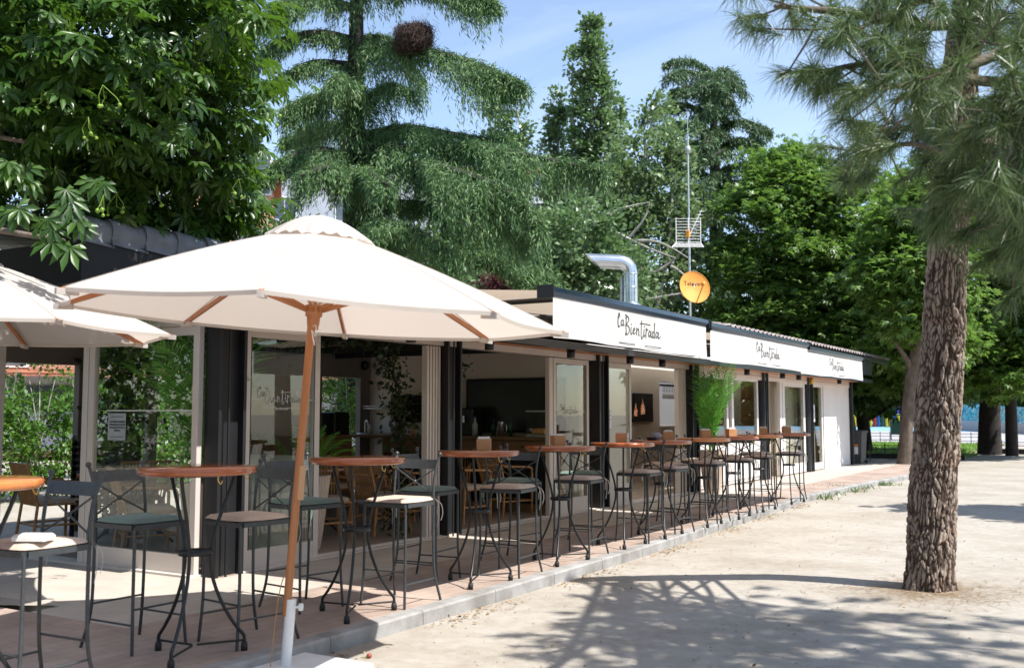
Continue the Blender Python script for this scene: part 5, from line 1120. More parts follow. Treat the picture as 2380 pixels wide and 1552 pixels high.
b, _c = weeping(ced, gb, limbs, M['needle_cedar'], None, dens=360, tuft=.115, tlen=12, wd=.0105)
b.tube([tuple(rel(A(815, 1010), gb)), tuple(rel(A(822, 700), gb)), tuple(rel(A(824, 330), gb)), tuple(rel(A(828, 80), gb)), tuple(rel(A(830, -200), gb)), tuple(rel(A(832, -420), gb))], [.34, .30, .23, .17, .10, .03], 12)
b.build('trunk', M['bark_dark'], ced)
nb = A(962, 92, 21.8)
nest = thing('bird_nest', 'big round brown stick nest on the cedar branch', 'nest', tuple(nb)); n = 5200; q = rdir(n) * (rng.random(n) ** .33 * .42)[:, None] * np.array([1.12, .95, .82]); q *= (1 + .16 * np.sin(q[:, :1] * 9 + 1) * np.cos(q[:, 2:3] * 11) + .10 * np.sin(q[:, 1:2] * 17)) * np.where(rng.random((n, 1)) < .05, 1.3, 1); d = rdir(n); d -= q * (np.sum(d * q, 1) / (np.sum(q * q, 1) + 1e-6))[:, None] * .8
V, F = inst([(-.011, -.5, 0), (.011, -.5, 0), (.011, .5, .05), (-.011, .5, .05)], [(0, 1, 2, 3)], q, basis(d, rdir(n)), rng.uniform(.16, .4, n)); V = V; np_mesh('sticks', V, F, M['nest'], nest)
D1 = 44.0; gb = at(1662, 1010, D1); gb[2] = 0
A = lambda x, y, d=D1: at(x, y, d)
ced2 = tree('distant_cedar', 'dark layered cedar with flat drooping boughs behind the antenna mast', 'tree', gb)
limbs = []
for (y0, xl, xr, dy) in ((165, 1555, 1700, -15), (200, 1560, 1735, -6), (240, 1500, 1690, 0), (285, 1540, 1790, -10), (330, 1560, 1770, 10), (385, 1510, 1800, -5), (430, 1530, 1745, 20), (480, 1600, 1720, 30), (560, 1590, 1700, 20), (640, 1610, 1710, 10)):
    limbs.append(([A(1655, y0 + 30), A((1655 + xl) / 2, y0 + 2, D1 - 1), A(xl, y0 + 25 + dy, D1 - 2)], .95, .62, .12)); limbs.append(([A(1658, y0 + 20), A((1658 + xr) / 2, y0 - 4, D1 - 1.5), A(xr, y0 + 10 - dy, D1 - 2)], .95, .62, .12))
    limbs.append(([A(1655, y0 + 30), A(1655 + rng.uniform(-30, 30), y0 + 20, D1 - 2), A(1655 + rng.uniform(-60, 60), y0 + 50, D1 - 3.4)], .8, .55, .1))
limbs.append(([A(1652, 190), A(1620, 145), A(1570, 140), A(1545, 150)], .4, .35, .06)); limbs.append(([A(1655, 230), A(1660, 180), A(1640, 150)], .4, .4, .06))
b, _c = weeping(ced2, gb, limbs, M['needle_cedar_dark'], None, dens=150, tuft=.18, tlen=7, wd=.022)
b.tube([tuple(rel(A(1668, 1010), gb)), tuple(rel(A(1665, 500), gb)), tuple(rel(A(1655, 170), gb))], [.42, .3, .08], 10); b.build('trunk', M['bark_dark'], ced2)

# --- poplars and the pale-barked tree behind
def plume(parent, base, spec, n, size, m, bm, tmpl=DIA, clump=.5, trunk_r=.25, nm='crown', **kw):
    ell = [(rel(at(x, y, d), base), (rx * d / 2370, rx * d / 2370, ry * d / 2370)) for (x, y, d, rx, ry) in spec]
    crown(nm, ell, n, size, m, parent, tmpl=tmpl, clump=clump, **kw)
    b = MB(); x, y, d, rx, ry = spec[0]; top = rel(at(x, y - ry * .7, d), base); b.tube([(0, 0, -.1), tuple(top * .5 + rng.normal(0, .1, 3)), tuple(top)], [trunk_r, trunk_r * .6, .03], 9)
    for (x, y, d, rx, ry) in spec[1:]: branch_mesh(b, top * rng.uniform(.2, .55), rel(at(x, y, d), base), trunk_r * .35, .03, sag=-.1)
    b.build('trunk', bm, parent)
def gp(x, d): g = at(x, 1000, d); g[2] = float(gz(0, g[1])); return g
def add_tree(nm, lb, x, d, spec, n, size, m, bm, group=None, cat='tree', **kw):
    g = gp(x, d); t = tree(nm, lb, cat, g, group); plume(t, g, spec, n, size, m, bm, **kw); return t
PG = 'slender poplars beyond the pavilion'
add_tree('poplar', 'tallest slender poplar standing against the sky left of the antenna', 1375, 50, [(1380, 260, 50, 36, 235), (1380, 130, 50, 24, 105), (1395, 420, 50, 50, 150), (1330, 150, 50, 11, 55), (1410, 220, 50, 14, 60), (1345, 300, 50, 18, 80)], 11000, .25, M['leaf_poplar'], M['bark_pale'], PG, clump=.34, nclump=330)
add_tree('poplar', 'narrow lower poplar at the left side of the tallest one', 1300, 52, [(1297, 330, 52, 25, 110), (1290, 250, 52, 13, 50), (1310, 470, 52, 50, 120), (1262, 370, 52, 16, 50)], 7000, .25, M['leaf_poplar'], M['bark_pale'], PG, clump=.34, nclump=200)
add_tree('poplar', 'narrow poplar leaning right of the tallest one', 1440, 51, [(1437, 330, 51, 18, 110), (1447, 235, 51, 8, 40), (1450, 470, 51, 50, 120)], 6000, .24, M['leaf_poplar'], M['bark_pale'], PG, clump=.3, nclump=180)
add_tree('poplar', 'poplar with open crown just right of the big weeping cedar', 1165, 48, [(1160, 260, 48, 26, 90), (1182, 190, 48, 12, 42), (1210, 300, 48, 16, 50), (1120, 250, 48, 14, 50), (1160, 420, 48, 70, 120)], 8000, .24, M['leaf_poplar'], M['bark_pale'], PG, clump=.36, nclump=220)
t = add_tree('pale_barked_tree', 'pale green open tree with whitish limbs behind the exhaust duct', 1480, 36, [(1500, 400, 36, 85, 120), (1560, 470, 36, 60, 100), (1450, 480, 36, 90, 110), (1380, 520, 36, 80, 120), (1500, 600, 36, 110, 110), (1350, 640, 35, 90, 110), (1560, 330, 36, 40, 70), (1520, 260, 37, 26, 50), (1600, 560, 36, 50, 110)], 20000, .19, M['leaf_plane'], M['bark_pale'], clump=.5, shell=.3)
b = MB(); g = gp(1480, 36)
for (p, q) in (((1495, 900, 35), (1490, 620, 34.6)), ((1490, 700, 34.6), (1455, 560, 34.2)), ((1455, 560, 34.2), (1510, 470, 34)), ((1380, 520, 34), (1510, 470, 33.8)), ((1500, 640, 34.2), (1620, 540, 33.6)), ((1480, 560, 34), (1600, 600, 33.6)), ((1430, 540, 34), (1570, 600, 33.6)), ((1560, 620, 34), (1600, 650, 33.5)), ((1490, 700, 34), (1600, 680, 33.5))):
    branch_mesh(b, rel(at(*p), g), rel(at(*q), g), .06, .02, sag=-.05, wob=.06)
b.build('pale_limbs', M['bark_pale'], t)
add_tree('broadleaf_tree', 'bright bushy tree low behind the first awning', 1330, 30, [(1330, 560, 30, 110, 90), (1250, 640, 30, 110, 80), (1420, 640, 30, 100, 80), (1180, 660, 30, 90, 70)], 14000, .17, M['leaf_bush'] if False else M['leaf_poplar'], M['bark'], clump=.45, shell=.4)
add_tree('plum_tree', 'small dark purple leaved plum tree seen above the awning edge', 1165, 27, [(1150, 655, 27, 28, 20), (1185, 662, 27, 24, 16)], 900, .12, M['leaf_purple'], M['bark'], clump=.3)

# --- chestnuts on the right
RG = 'broad chestnut trees on the right side'
add_tree('chestnut_tree', 'broad sunlit chestnut crown behind the end of the roof, dark underneath', 1985, 35, [(1850, 560, 35, 165, 190), (1770, 690, 35, 130, 150), (1950, 640, 35, 170, 190), (1830, 430, 35.5, 110, 90), (2050, 560, 35.5, 130, 170), (1720, 800, 35, 90, 110), (1900, 800, 35, 160, 110), (2060, 780, 35, 110, 150)], 52000, .17, M['leaf_right'], M['bark'], RG, tmpl=STAR, clump=.60, nclump=620, shell=.4, droop=.4, flat=.6, squash=.42)
t = add_tree('chestnut_tree', 'chestnut with bare brown trunk beyond the white wall end', 2100, 28.6, [(2130, 620, 28, 120, 180), (2210, 470, 29, 110, 110), (2100, 750, 31.5, 75, 85), (2175, 800, 31, 85, 60)], 24000, .17, M['leaf_right'], M['bark'], RG, tmpl=STAR, trunk_r=.06, clump=.58, nclump=320, shell=.4, droop=.4, flat=.6, squash=.42)
g = gp(2100, 28.6); b = MB(); b.tube([tuple(rel(at(x, y, 28.4), g)) for (x, y) in ((2103, 1086), (2104, 1050), (2108, 970), (2115, 900), (2122, 850), (2130, 800), (2150, 700))], [.24, .19, .17, .165, .16, .14, .08], 12); branch_mesh(b, rel(at(2120, 860, 28.4), g), rel(at(2060, 770, 28.2), g), .09, .04); b.build('near_trunk', M['bark'], t)
t = add_tree('chestnut_tree', 'chestnut with very dark trunk at the right, before the graffiti wall', 2300, 38, [(2300, 600, 34, 170, 200), (2430, 700, 34, 150, 200), (2330, 850, 34, 150, 70), (2230, 840, 34, 110, 70), (2480, 450, 33, 150, 150), (2300, 420, 33, 120, 110)], 30000, .2, M['leaf_right'], M['bark_dark'], RG, tmpl=STAR, clump=.62, nclump=360, shell=.4, droop=.4, flat=.6, squash=.42, trunk_r=.08)
g = gp(2300, 38); b = MB(); b.tube([tuple(rel(at(x, y, 37), g)) for (x, y) in ((2300, 1062), (2300, 960), (2305, 860))], [.42, .36, .3], 12); b.tube([tuple(rel(at(x, y, 36), g)) for (x, y) in ((2352, 1058), (2350, 960), (2345, 860))], [.22, .2, .16], 10); b.build('near_trunk', M['bark_dark'], t)
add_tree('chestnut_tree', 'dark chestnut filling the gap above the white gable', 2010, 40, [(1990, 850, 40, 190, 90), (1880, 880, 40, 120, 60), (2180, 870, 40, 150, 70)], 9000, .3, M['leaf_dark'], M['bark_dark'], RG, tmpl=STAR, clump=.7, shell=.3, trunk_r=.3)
# a tree off to the right whose shade crosses the far sand
g = np.array([3.2, 17.6, -.1]); t = tree('shade_tree', 'chestnut just outside the right edge, shading the far sand', 'tree', g, RG)
crown('crown', [((-.6, 0, 5.0), (2.6, .9, 1.3)), ((1.5, .4, 5.6), (2.6, 1.6, 1.6)), ((0, -.2, 6.2), (1.8, 1.2, 1.2))], 6000, .26, M['leaf_right'], t, tmpl=STAR, clump=.5, shell=.3)
b = MB(); b.tube([(0, 0, 0), (.1, 0, 2.4), (.2, .1, 4.6)], [.22, .18, .1], 10); b.build('trunk', M['bark'], t)
# hedges seen through the back windows
HG = 'flowering shrubs behind the back windows'
for (x, y, hx, hz, lb) in ((-16.6, 11.0, .75, 2.9, 'tall loose shrub seen through the left back window'), (-16.8, 12.9, .8, 2.7, 'sunlit shrub behind the notice on the end pane'), (-17.0, 14.6, .9, 2.3, 'shrub with small pink flowers behind the mullion'), (-14.2, 16.3, .8, 3.0, 'shrub outside the inner corner window'), (-16.8, 9.9, .7, 2.4, 'shrub partly hidden by the left edge'), (-17.4, 16.4, .9, 2.2, 'shrub right of the pink flowered one')):
    t = thing('shrub', lb, 'shrub', (x, y, -.1), 0, HG); crown('foliage', [((0, 0, hz * .62), (hx, hx, hz * .55)), ((.15, .2, hz * .3), (hx * .8, hx * .8, hz * .35))], 6800, .085, M['leaf_bush'], t, clump=.22, shell=.3); b = MB()
    for k in range(7): branch_mesh(b, (rng.normal(0, .05), rng.normal(0, .05), 0), (rng.normal(0, hx * .5), rng.normal(0, hx * .5), hz * rng.uniform(.6, 1)), .018, .006)
    b.build('stems', M['bark_pale'], t)
# distant wood all round (also what the glass mirrors)
def wood_ring(name, r, a0, a1, n, h, size, label, m, zlo=.0):
    a = np.radians(rng.uniform(a0, a1, n)); rr = r * rng.uniform(.92, 1.12, n); hh = h * (.75 + .25 * np.sin(a * 9) * np.cos(a * 23 + 1)) ; z = zlo + hh * rng.random(n) ** .8
    P = np.stack([np.sin(a) * rr, np.cos(a) * rr, z], -1); k = n; D = rdir(k); D[:, 2] -= .3; V, F = inst(STAR[0], STAR[1], P, basis(D, rdir(k) + [0, 0, .8]), size * rng.uniform(.6, 1.3, k))
    tag(np_mesh(name, V, F, m), label, 'wood', kind='stuff')
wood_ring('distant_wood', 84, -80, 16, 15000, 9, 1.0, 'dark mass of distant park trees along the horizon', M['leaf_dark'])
wood_ring('park_wood', 27, 40, 290, 60000, 9.5, .34, 'park trees behind the viewer, mirrored in the glass', M['leaf_right'])
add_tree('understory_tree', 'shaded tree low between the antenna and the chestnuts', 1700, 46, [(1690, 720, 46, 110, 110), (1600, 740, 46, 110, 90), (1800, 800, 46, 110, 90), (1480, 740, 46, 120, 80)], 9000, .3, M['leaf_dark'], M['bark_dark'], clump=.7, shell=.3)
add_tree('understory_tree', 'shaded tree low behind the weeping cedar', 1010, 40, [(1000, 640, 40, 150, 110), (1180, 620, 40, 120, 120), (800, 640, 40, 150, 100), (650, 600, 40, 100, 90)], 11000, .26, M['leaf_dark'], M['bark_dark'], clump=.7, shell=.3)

# --- the stone pine in the foreground
PB = np.array([-1.63, 9.49, -.12])
pine = tree('pine_tree', 'foreground pine with thick furrowed trunk and long needled branches over the upper right corner', 'tree', PB)
def barkmat():
    m, n, l = nodes('furrowed_pine_bark'); o = n.new('ShaderNodeOutputMaterial'); b = n.new('ShaderNodeBsdfPrincipled'); b.inputs['Roughness'].default_value = .95; b.inputs['Specular IOR Level'].default_value = .2
    a = n.new('ShaderNodeAttribute'); a.attribute_name = 'plate'; tcn = n.new('ShaderNodeTexCoord'); z = n.new('ShaderNodeTexNoise'); z.inputs['Scale'].default_value = 22; z.inputs['Detail'].default_value = 8; z.inputs['Roughness'].default_value = .7; l.new(tcn.outputs['Object'], z.inputs[0])
    r = n.new('ShaderNodeValToRGB'); e = r.color_ramp.elements; e[0].position = .3; e[0].color = (.20, .145, .11, 1); e[1].position = .7; e[1].color = (.46, .385, .315, 1); l.new(z.outputs[0], r.inputs[0])
    z2 = n.new('ShaderNodeTexNoise'); z2.inputs['Scale'].default_value = 5; l.new(tcn.outputs['Object'], z2.inputs[0]); r2 = n.new('ShaderNodeValToRGB'); r2.color_ramp.elements[0].position = .55; r2.color_ramp.elements[1].position = .75; l.new(z2.outputs[0], r2.inputs[0])
    m0 = n.new('ShaderNodeMix'); m0.data_type = 'RGBA'; m0.inputs[7].default_value = (.34, .16, .10, 1); mf = n.new('ShaderNodeMath'); mf.operation = 'MULTIPLY'; mf.inputs[1].default_value = .45; l.new(r2.outputs[0], mf.inputs[0]); l.new(mf.outputs[0], m0.inputs[0]); l.new(r.outputs[0], m0.inputs[6])
    m1 = n.new('ShaderNodeMix'); m1.data_type = 'RGBA'; m1.inputs[6].default_value = (.055, .035, .027, 1); l.new(a.outputs['Fac'], m1.inputs[0]); l.new(m0.outputs[2], m1.inputs[7]); l.new(m1.outputs[2], b.inputs['Base Color'])
    f = n.new('ShaderNodeTexNoise'); f.inputs['Scale'].default_value = 90; f.inputs['Detail'].default_value = 6; l.new(tcn.outputs['Object'], f.inputs[0]); bp = n.new('ShaderNodeBump'); bp.inputs['Strength'].default_value = .9; bp.inputs['Distance'].default_value = .006; l.new(f.outputs[0], bp.inputs['Height']); l.new(bp.outputs[0], b.inputs['Normal']); l.new(b.outputs[0], o.inputs[0]); return m
def bark_trunk(path, radii, na=300, nz=620, seed=4, depth=.021, SQ=2.5):
    rg = np.random.default_rng(seed); P = np.array(stroke(path, 12)); seg = np.concatenate([[0], np.cumsum(np.linalg.norm(np.diff(P, axis=0), axis=1))]); L_ = seg[-1]; tz = np.linspace(0, L_, nz)
    cen = np.stack([np.interp(tz, seg, P[:, k]) for k in range(3)], -1); rad = np.interp(tz / L_, np.linspace(0, 1, len(radii)), radii)
    th = np.linspace(0, 2 * pi, na, endpoint=False); A_, Z_ = np.meshgrid(th, tz, indexing='xy')     # nz x na
    # bark plates: cells stretched upward, warped
    r0 = .19; u = A_ * r0; v = Z_ / SQ
    def fbm(u, v, sc, seed, oc=4):
        g = np.random.default_rng(seed); o = np.zeros_like(u); am = 1
        for k in range(oc):
            for _ in range(3):
                a, c, ph = g.normal(0, 1), g.normal(0, 1), g.uniform(0, 6); kk = max(1, round(abs(a) * sc * r0 * 2)) * np.sign(a); o += am * np.sin(kk * A_ + c * v * sc * 3 + ph)
            am *= .5; sc *= 2
        return o / 3
    wu = u + .020 * fbm(u, v, 5, 21) + .009 * fbm(u, v, 24, 31); wv = v + .035 * fbm(u, v, 6, 22) + .014 * fbm(u, v, 26, 32)
    per = 2 * pi * r0; npt = int(per * (L_ / SQ) / (.036 ** 2)); pu = rg.uniform(0, per, npt); pv = rg.uniform(-.05, L_ / SQ + .05, npt)
    d1 = np.full(u.shape, 9.); d2 = np.full(u.shape, 9.); idx = np.zeros(u.shape, int)
    for i in range(npt):
        lo = np.searchsorted(tz / SQ, pv[i] - .16); hi = np.searchsorted(tz / SQ, pv[i] + .16)
        if hi <= lo: continue
        du = np.abs(wu[lo:hi] - pu[i]); du = np.minimum(du, np.abs(per - du)); dd = np.hypot(du, wv[lo:hi] - pv[i]); m1 = dd < d1[lo:hi]
        d2[lo:hi] = np.where(m1, d1[lo:hi], np.minimum(d2[lo:hi], dd)); idx[lo:hi] = np.where(m1, i, idx[lo:hi]); d1[lo:hi] = np.where(m1, dd, d1[lo:hi])
    e = np.clip((d2 - d1 - .002) / .013, 0, 1); e = e * e * (3 - 2 * e); hgt = rg.uniform(.3, 1.0, npt)[idx]; lay = .12 * np.floor(3 * (.5 + .5 * np.sin(d1 * 210 + hgt * 20))) / 3
    disp = depth * (e * (hgt - lay) - .5) + .0055 * fbm(u, v, 45, 23) + .010 * fbm(u, v, 5, 24) - .010 * np.exp(-(np.sin(A_ * 7 + 1.6 * np.sin(Z_ * 2.1) + .8 * np.sin(Z_ * 5.3 + A_)) / .16) ** 2)
    R = rad[:, None] * (1 + .05 * np.sin(2 * A_ + Z_) + .03 * np.sin(3 * A_ - Z_ * 1.3)) + disp
    flare = np.exp(-Z_ / .12); R += flare * (.022 + .030 * np.sin(5 * A_ + 1) + .015 * np.sin(9 * A_))
    V = np.stack([cen[:, None, 0] + R * np.cos(A_), cen[:, None, 1] + R * np.sin(A_), cen[:, None, 2] + 0 * R], -1).reshape(-1, 3)
    i0 = (np.arange(nz - 1)[:, None] * na + np.arange(na)[None]); j = (np.arange(na) + 1) % na; i1 = (np.arange(nz - 1)[:, None] * na + j[None]); F = np.stack([i0, i1, i1 + na, i0 + na], -1).reshape(-1, 4)
    return V, F, (np.clip(e * 1.15, 0, 1) * (.55 + .45 * hgt)).ravel()
tp = [at(2158, 1372, 8.80), at(2168, 1150, 8.85), at(2178, 1000, 8.85), at(2192, 800, 8.8), at(2200, 640, 8.7), at(2212, 430, 8.5), at(2230, 150, 8.2), at(2300, -150, 7.9), at(2420, -420, 7.6)]
tp[0][2] = -.14
V, F, pl = bark_trunk([rel(p, PB) for p in tp], [.195, .190, .175, .164, .157, .150, .14, .12, .085]); o = np_mesh('trunk', V, F, barkmat(), pine, smooth=False); at_ = o.data.attributes.new('plate', 'FLOAT', 'POINT'); at_.data.foreach_set('value', pl.astype(np.float32))
b = MB(); TUF = []
def pbranch(pts, r0, r1, tufts, spread=.10, side=.28):
    P = np.array(stroke([rel(p, PB) for p in pts], 8)); n = len(P); b.tube([tuple(p) for p in P], [r0 + (r1 - r0) * i / n for i in range(n)], 6)
    for k in range(tufts):
        f = rng.uniform(.25, 1.0); i = min(n - 2, int(f * (n - 1))); p = P[i]; tg = P[i + 1] - P[i]; tg /= np.linalg.norm(tg) + 1e-9
        d = tg * .8 + rng.normal(0, .6, 3); d /= np.linalg.norm(d); q = p + d * rng.uniform(.05, side) + rng.normal(0, spread, 3); m_ = (p + q) / 2 + [0, 0, -.01]; b.tube([tuple(p), tuple(m_), tuple(q)], [.006, .005, .004], 4); TUF.append((q, d))
pbranch([at(2230, 120, 8.2), at(2330, 40, 6.5), at(2180, 60, 5.0), at(1960, 30, 4.6), at(1800, 15, 4.5)], .05, .008, 24)
pbranch([at(2250, 60, 8.0), at(2500, 180, 6.0), at(2300, 190, 5.0), at(2050, 150, 4.7), at(1890, 170, 4.6)], .05, .007, 28)
pbranch([at(2215, 430, 8.5), at(2290, 420, 7.2), at(2150, 340, 6.2), at(2040, 350, 5.8), at(1965, 380, 5.6)], .03, .006, 26, side=.22)
pbranch([at(2220, 350, 8.5), at(2200, 310, 7.0), at(2080, 300, 6.4), at(1990, 300, 6.2)], .025, .006, 16, side=.22)
pbranch([at(2225, 300, 8.4), at(2480, 330, 6.2), at(2380, 420, 5.2), at(2290, 440, 4.9)], .045, .008, 30, side=.26)
pbranch([at(2230, 250, 8.3), at(2420, 250, 5.6), at(2300, 330, 4.8), at(2210, 390, 4.7)], .04, .008, 24, side=.30)
pbranch([at(2300, -50, 7.8), at(2450, 60, 5.2), at(2330, 120, 4.4), at(2160, 190, 4.3), at(2020, 200, 4.3)], .04, .007, 30, side=.3)
pbranch([at(2330, -150, 7.8), at(2300, -60, 5.2), at(2120, 10, 4.6), at(1990, 70, 4.5)], .04, .007, 26, side=.3)
pbranch([at(2400, -200, 7.0), at(2520, 100, 4.8), at(2400, 230, 4.2), at(2330, 330, 4.1)], .04, .008, 46, side=.32)
pbranch([at(2400, -300, 7.0), at(2600, 300, 5.0), at(2430, 460, 4.6), at(2360, 520, 4.6)], .04, .008, 32, side=.26)
pbranch([at(2220, 480, 8.5), at(2360, 530, 6.8), at(2330, 560, 6.2)], .03, .008, 16, side=.24)
pbranch([at(2212, 500, 8.6), at(2170, 480, 7.5), at(2180, 500, 6.8)], .025, .008, 10, side=.2)
NVIS = len(TUF)
# the crown outside the picture, towards the sun: it throws the dappled shade on the sand
tb = rel(at(2420, -420, 7.6), PB)
OFF = [(-.3, 4.9, 3.9), (.6, 4.4, 4.4), (1.4, 5.2, 4.0), (2.2, 6.2, 4.6), (.2, 6.4, 4.3), (1.0, 7.0, 4.7), (2.6, 5.0, 4.4), (3.2, 6.6, 4.9), (1.7, 4.0, 4.2), (.9, 5.8, 4.8), (2.9, 4.0, 4.6), (3.8, 5.4, 4.9), (-.2, 7.4, 4.9), (1.8, 8.0, 5.2), (3.0, 7.8, 5.2), (.1, 5.5, 4.2), (1.3, 6.3, 4.1), (2.1, 7.1, 4.4), (2.4, 4.6, 4.2), (3.4, 4.8, 4.7)]
for (x, y, z) in OFF:
    x += 1.1
    P = [tb * rng.uniform(.75, 1.0), (tb + np.array([x, y, z]) - PB) / 2 + [0, 0, .5], np.array([x, y, z]) - PB]
    Pn = np.array(stroke(P, 8)); b.tube([tuple(p) for p in Pn], [.013 * (1 - .7 * i / len(Pn)) for i in range(len(Pn))], 6)
    for k in range(30):
        f = rng.uniform(.45, 1.0); i = min(len(Pn) - 2, int(f * (len(Pn) - 1))); p = Pn[i]; d = rdir(1)[0]; d[2] *= .4; q = p + d * rng.uniform(.1, .75) + np.array([0, 0, rng.uniform(-.2, .1)]); b.tube([tuple(p), tuple(q)], [.007, .003], 4); TUF.append((q, d))
b.build('branches', M['bark_dark'] if False else M['bark'], pine)
PV = []; 
def needles(T, nn, ln, wd):
    n = len(T) * nn; Q = np.repeat(np.array([t[0] for t in T]), nn, 0); Dd = np.repeat(np.array([t[1] for t in T]), nn, 0); s_ = rng.uniform(-.12, .04, n); Q = Q + Dd * s_[:, None]
    d = Dd * rng.uniform(.25, 1.0, n)[:, None] + rdir(n) * .8 + np.array([0, 0, -.35]); d /= np.linalg.norm(d, axis=1, keepdims=True); R = basis(d, rdir(n)); L_ = ln * rng.uniform(.7, 1.15, n)
    T_ = np.array([(-wd, 0, 0), (wd, 0, 0), (wd * .8, .55, 0), (wd * .2, 1, 0), (-wd * .2, 1, 0), (-wd * .8, .55, 0)]); Tn = T_[None] * np.stack([np.ones(n), L_, np.ones(n)], -1)[:, None, :]
    Tn[:, 2, 2] += 0; V = np.einsum('nij,nkj->nki', R, Tn) + Q[:, None, :]; dr_ = (L_ * .12)[:, None] * np.array([0, .0, .0, 1, 1, 0])[None]; V[:, :, 2] -= dr_
    F = np.array([(0, 1, 2, 5), (5, 2, 3, 4)])[None] + (np.arange(n) * 6)[:, None, None]; return V.reshape(-1, 3), F.reshape(-1, 4)
V, F = needles(TUF[:NVIS], 165, .125, .0017); np_mesh('needles', V, F, M['needle_pine'], pine)
V, F = needles(TUF[NVIS:], 95, .17, .0042); np_mesh('outer_needles', V, F, M['needle_pine'], pine)

# ================================================================ bins, fence, playground, far buildings
t = thing('wheeled_bin', 'tall dark grey wheeled bin standing at the end of the white wall', 'bin', (-6.62, 29.72, .003)); t.location = (-6.55, 29.9, .004)
t.location = tuple(at(1988, 1084, 28.9)[:2]) + (-.09,)
b = MB(); vs = []
for (z, s_) in ((.06, .82), (.95, 1.0)): vs += [(-.27 * s_, -.33 * s_, z), (.27 * s_, -.33 * s_, z), (.27 * s_, .33 * s_, z), (-.27 * s_, .33 * s_, z)]
b.add(vs, [(3, 2, 1, 0), (4, 5, 6, 7), (0, 1, 5, 4), (1, 2, 6, 5), (2, 3, 7, 6), (3, 0, 4, 7)]); b.build('body', M['bin'], t)
b = MB(); b.bbox(-.30, .30, -.37, .37, .95, 1.02, .02); b.tube([(-.25, .40, .98), (.25, .40, .98)], .018, 6); b.build('lid', M['bin'], t)
for s_ in (-1, 1):
    b = MB(); b.tube([(s_ * .24, .27, .09), (s_ * .29, .27, .09)], .09, 12); b.build('wheel', M['rubber'], t)
b = MB(); b.box(-.16, .16, -.322, -.318, .36, .56); b.build('label_plate', M['paper'], t); b = MB(); b.box(-.16, .16, -.324, -.320, .57, .64); b.build('label_band', M['orange_paint'], t)
text_mesh('scrawl', '29.', .16, (0, -.345, .78), (pi / 2, 0, 0), M['decal'], t)
def low_fence(x0, y0, x1, y1, label, h=.45):
    t = thing('wire_fence', label, 'fence', (x0, y0, float(gz(x0, y0))), 0, 'low black wire fences around the lawn'); L_ = math.hypot(x1 - x0, y1 - y0); n = max(1, int(L_ / .42)); b = MB(); q = MB()
    f = lambda s_: (s_ * (x1 - x0), s_ * (y1 - y0), float(gz(x0, y0 + s_ * (y1 - y0))) - float(gz(x0, y0)))
    for i in range(n + 1): p = f(i / n); b.tube([(p[0], p[1], p[2]), (p[0], p[1], p[2] + h)], .016, 5); b.lathe([(0, 0), (.03, .01), (.03, .03), (0, .05)], 6, (p[0], p[1], p[2] + h))
    for z in (.12, .3, h - .02): b.tube([(f(i / n)[0], f(i / n)[1], f(i / n)[2] + z) for i in range(n + 1)], .011, 5)
    b.build('mesh', M['iron_dark'], t)
low_fence(-14.0, 36.1, -5.2, 36.1, 'low wire fence along the near side of the lawn')
low_fence(-19.0, 49.6, -5.6, 49.6, 'low wire fence along the far side of the lawn')
low_fence(-4.8, 41.4, 6.0, 41.4, 'low wire fence at the right, by the pale ramp')
low_fence(-8.9, 33.4, -7.3, 33.4, 'short fence panel beside the bin', .5)
b = MB(); b.box(-15, -4.9, 35.9, 36.05, -.1, .06); b.box(-5.0, 8, 41.2, 41.3, -.1, .12); tag(b.build('lawn_kerb', M['bark_dark']), kind='structure')
# colourful slat fence of the playground: each coloured section is a part of the one fence
g0 = at(1975, 993, 70); g0[2] = float(gz(0, g0[1]))
pf = thing('playground_fence', 'multicoloured wooden slat fence around the playground', 'fence', tuple(g0)); cols = ['blue', 'yellow', 'red', 'dkgreen', 'blue', 'yellow', 'red', 'blue', 'dkgreen', 'yellow', 'orange_paint']
b = MB(); k = 0
for c in range(46):
    p = at(1978 + c * 9.2, 993, 70 + c * .05) - g0; m = MB(); p[2] = 0
    m.bbox(p[0] - .085, p[0] + .085, p[1] - .02, p[1] + .02, .08, .86 + .08 * (c % 3 == 0), .02); m.build('slat', M[cols[c % len(cols)]], pf)
p = at(1978, 993, 70) - g0; q = at(1978 + 46 * 9.2, 993, 72.3) - g0
b.bar((p[0], p[1] + .05, .25), (q[0], q[1] + .05, .25), .04, .06); b.bar((p[0], p[1] + .05, .78), (q[0], q[1] + .05, .78), .04, .06); b.build('rails', M['dkgreen'], pf)
def up_pole(x, d, ytop, r, m, label, cat, name):
    g = at(x, 1000, d); g[2] = float(gz(0, g[1])); t = thing(name, label, cat, tuple(g)); zt = at(x, ytop, d)[2] - g[2]; b = MB(); b.tube([(0, 0, 0), (0, 0, zt)], r, 8); b.build('pole', m, t); return t, g, zt
t, g, zt = up_pole(2008, 76, 895, .09, M['orange_paint'], 'red and yellow playground tower with lilac canopy, left of the bare trunk', 'playground tower', 'play_tower')
b = MB(); b.tube([(1.0, .5, 0), (1.0, .5, zt * .6)], .08, 8); b.build('pole', M['red'], t)
b = MB(); b.add([(-.2, -.6, zt * .52), (2.2, -.6, zt * .52), (2.2, 1.0, zt * .52), (-.2, 1.0, zt * .52), (1.0, .2, zt * .85)], [(0, 1, 4), (1, 2, 4), (2, 3, 4), (3, 0, 4)]); b.build('canopy', M['lilac'], t)
t, g, zt = up_pole(2050, 82, 890, .05, M['white_metal'], 'white swing frame behind the coloured fence', 'swing', 'swing_frame')
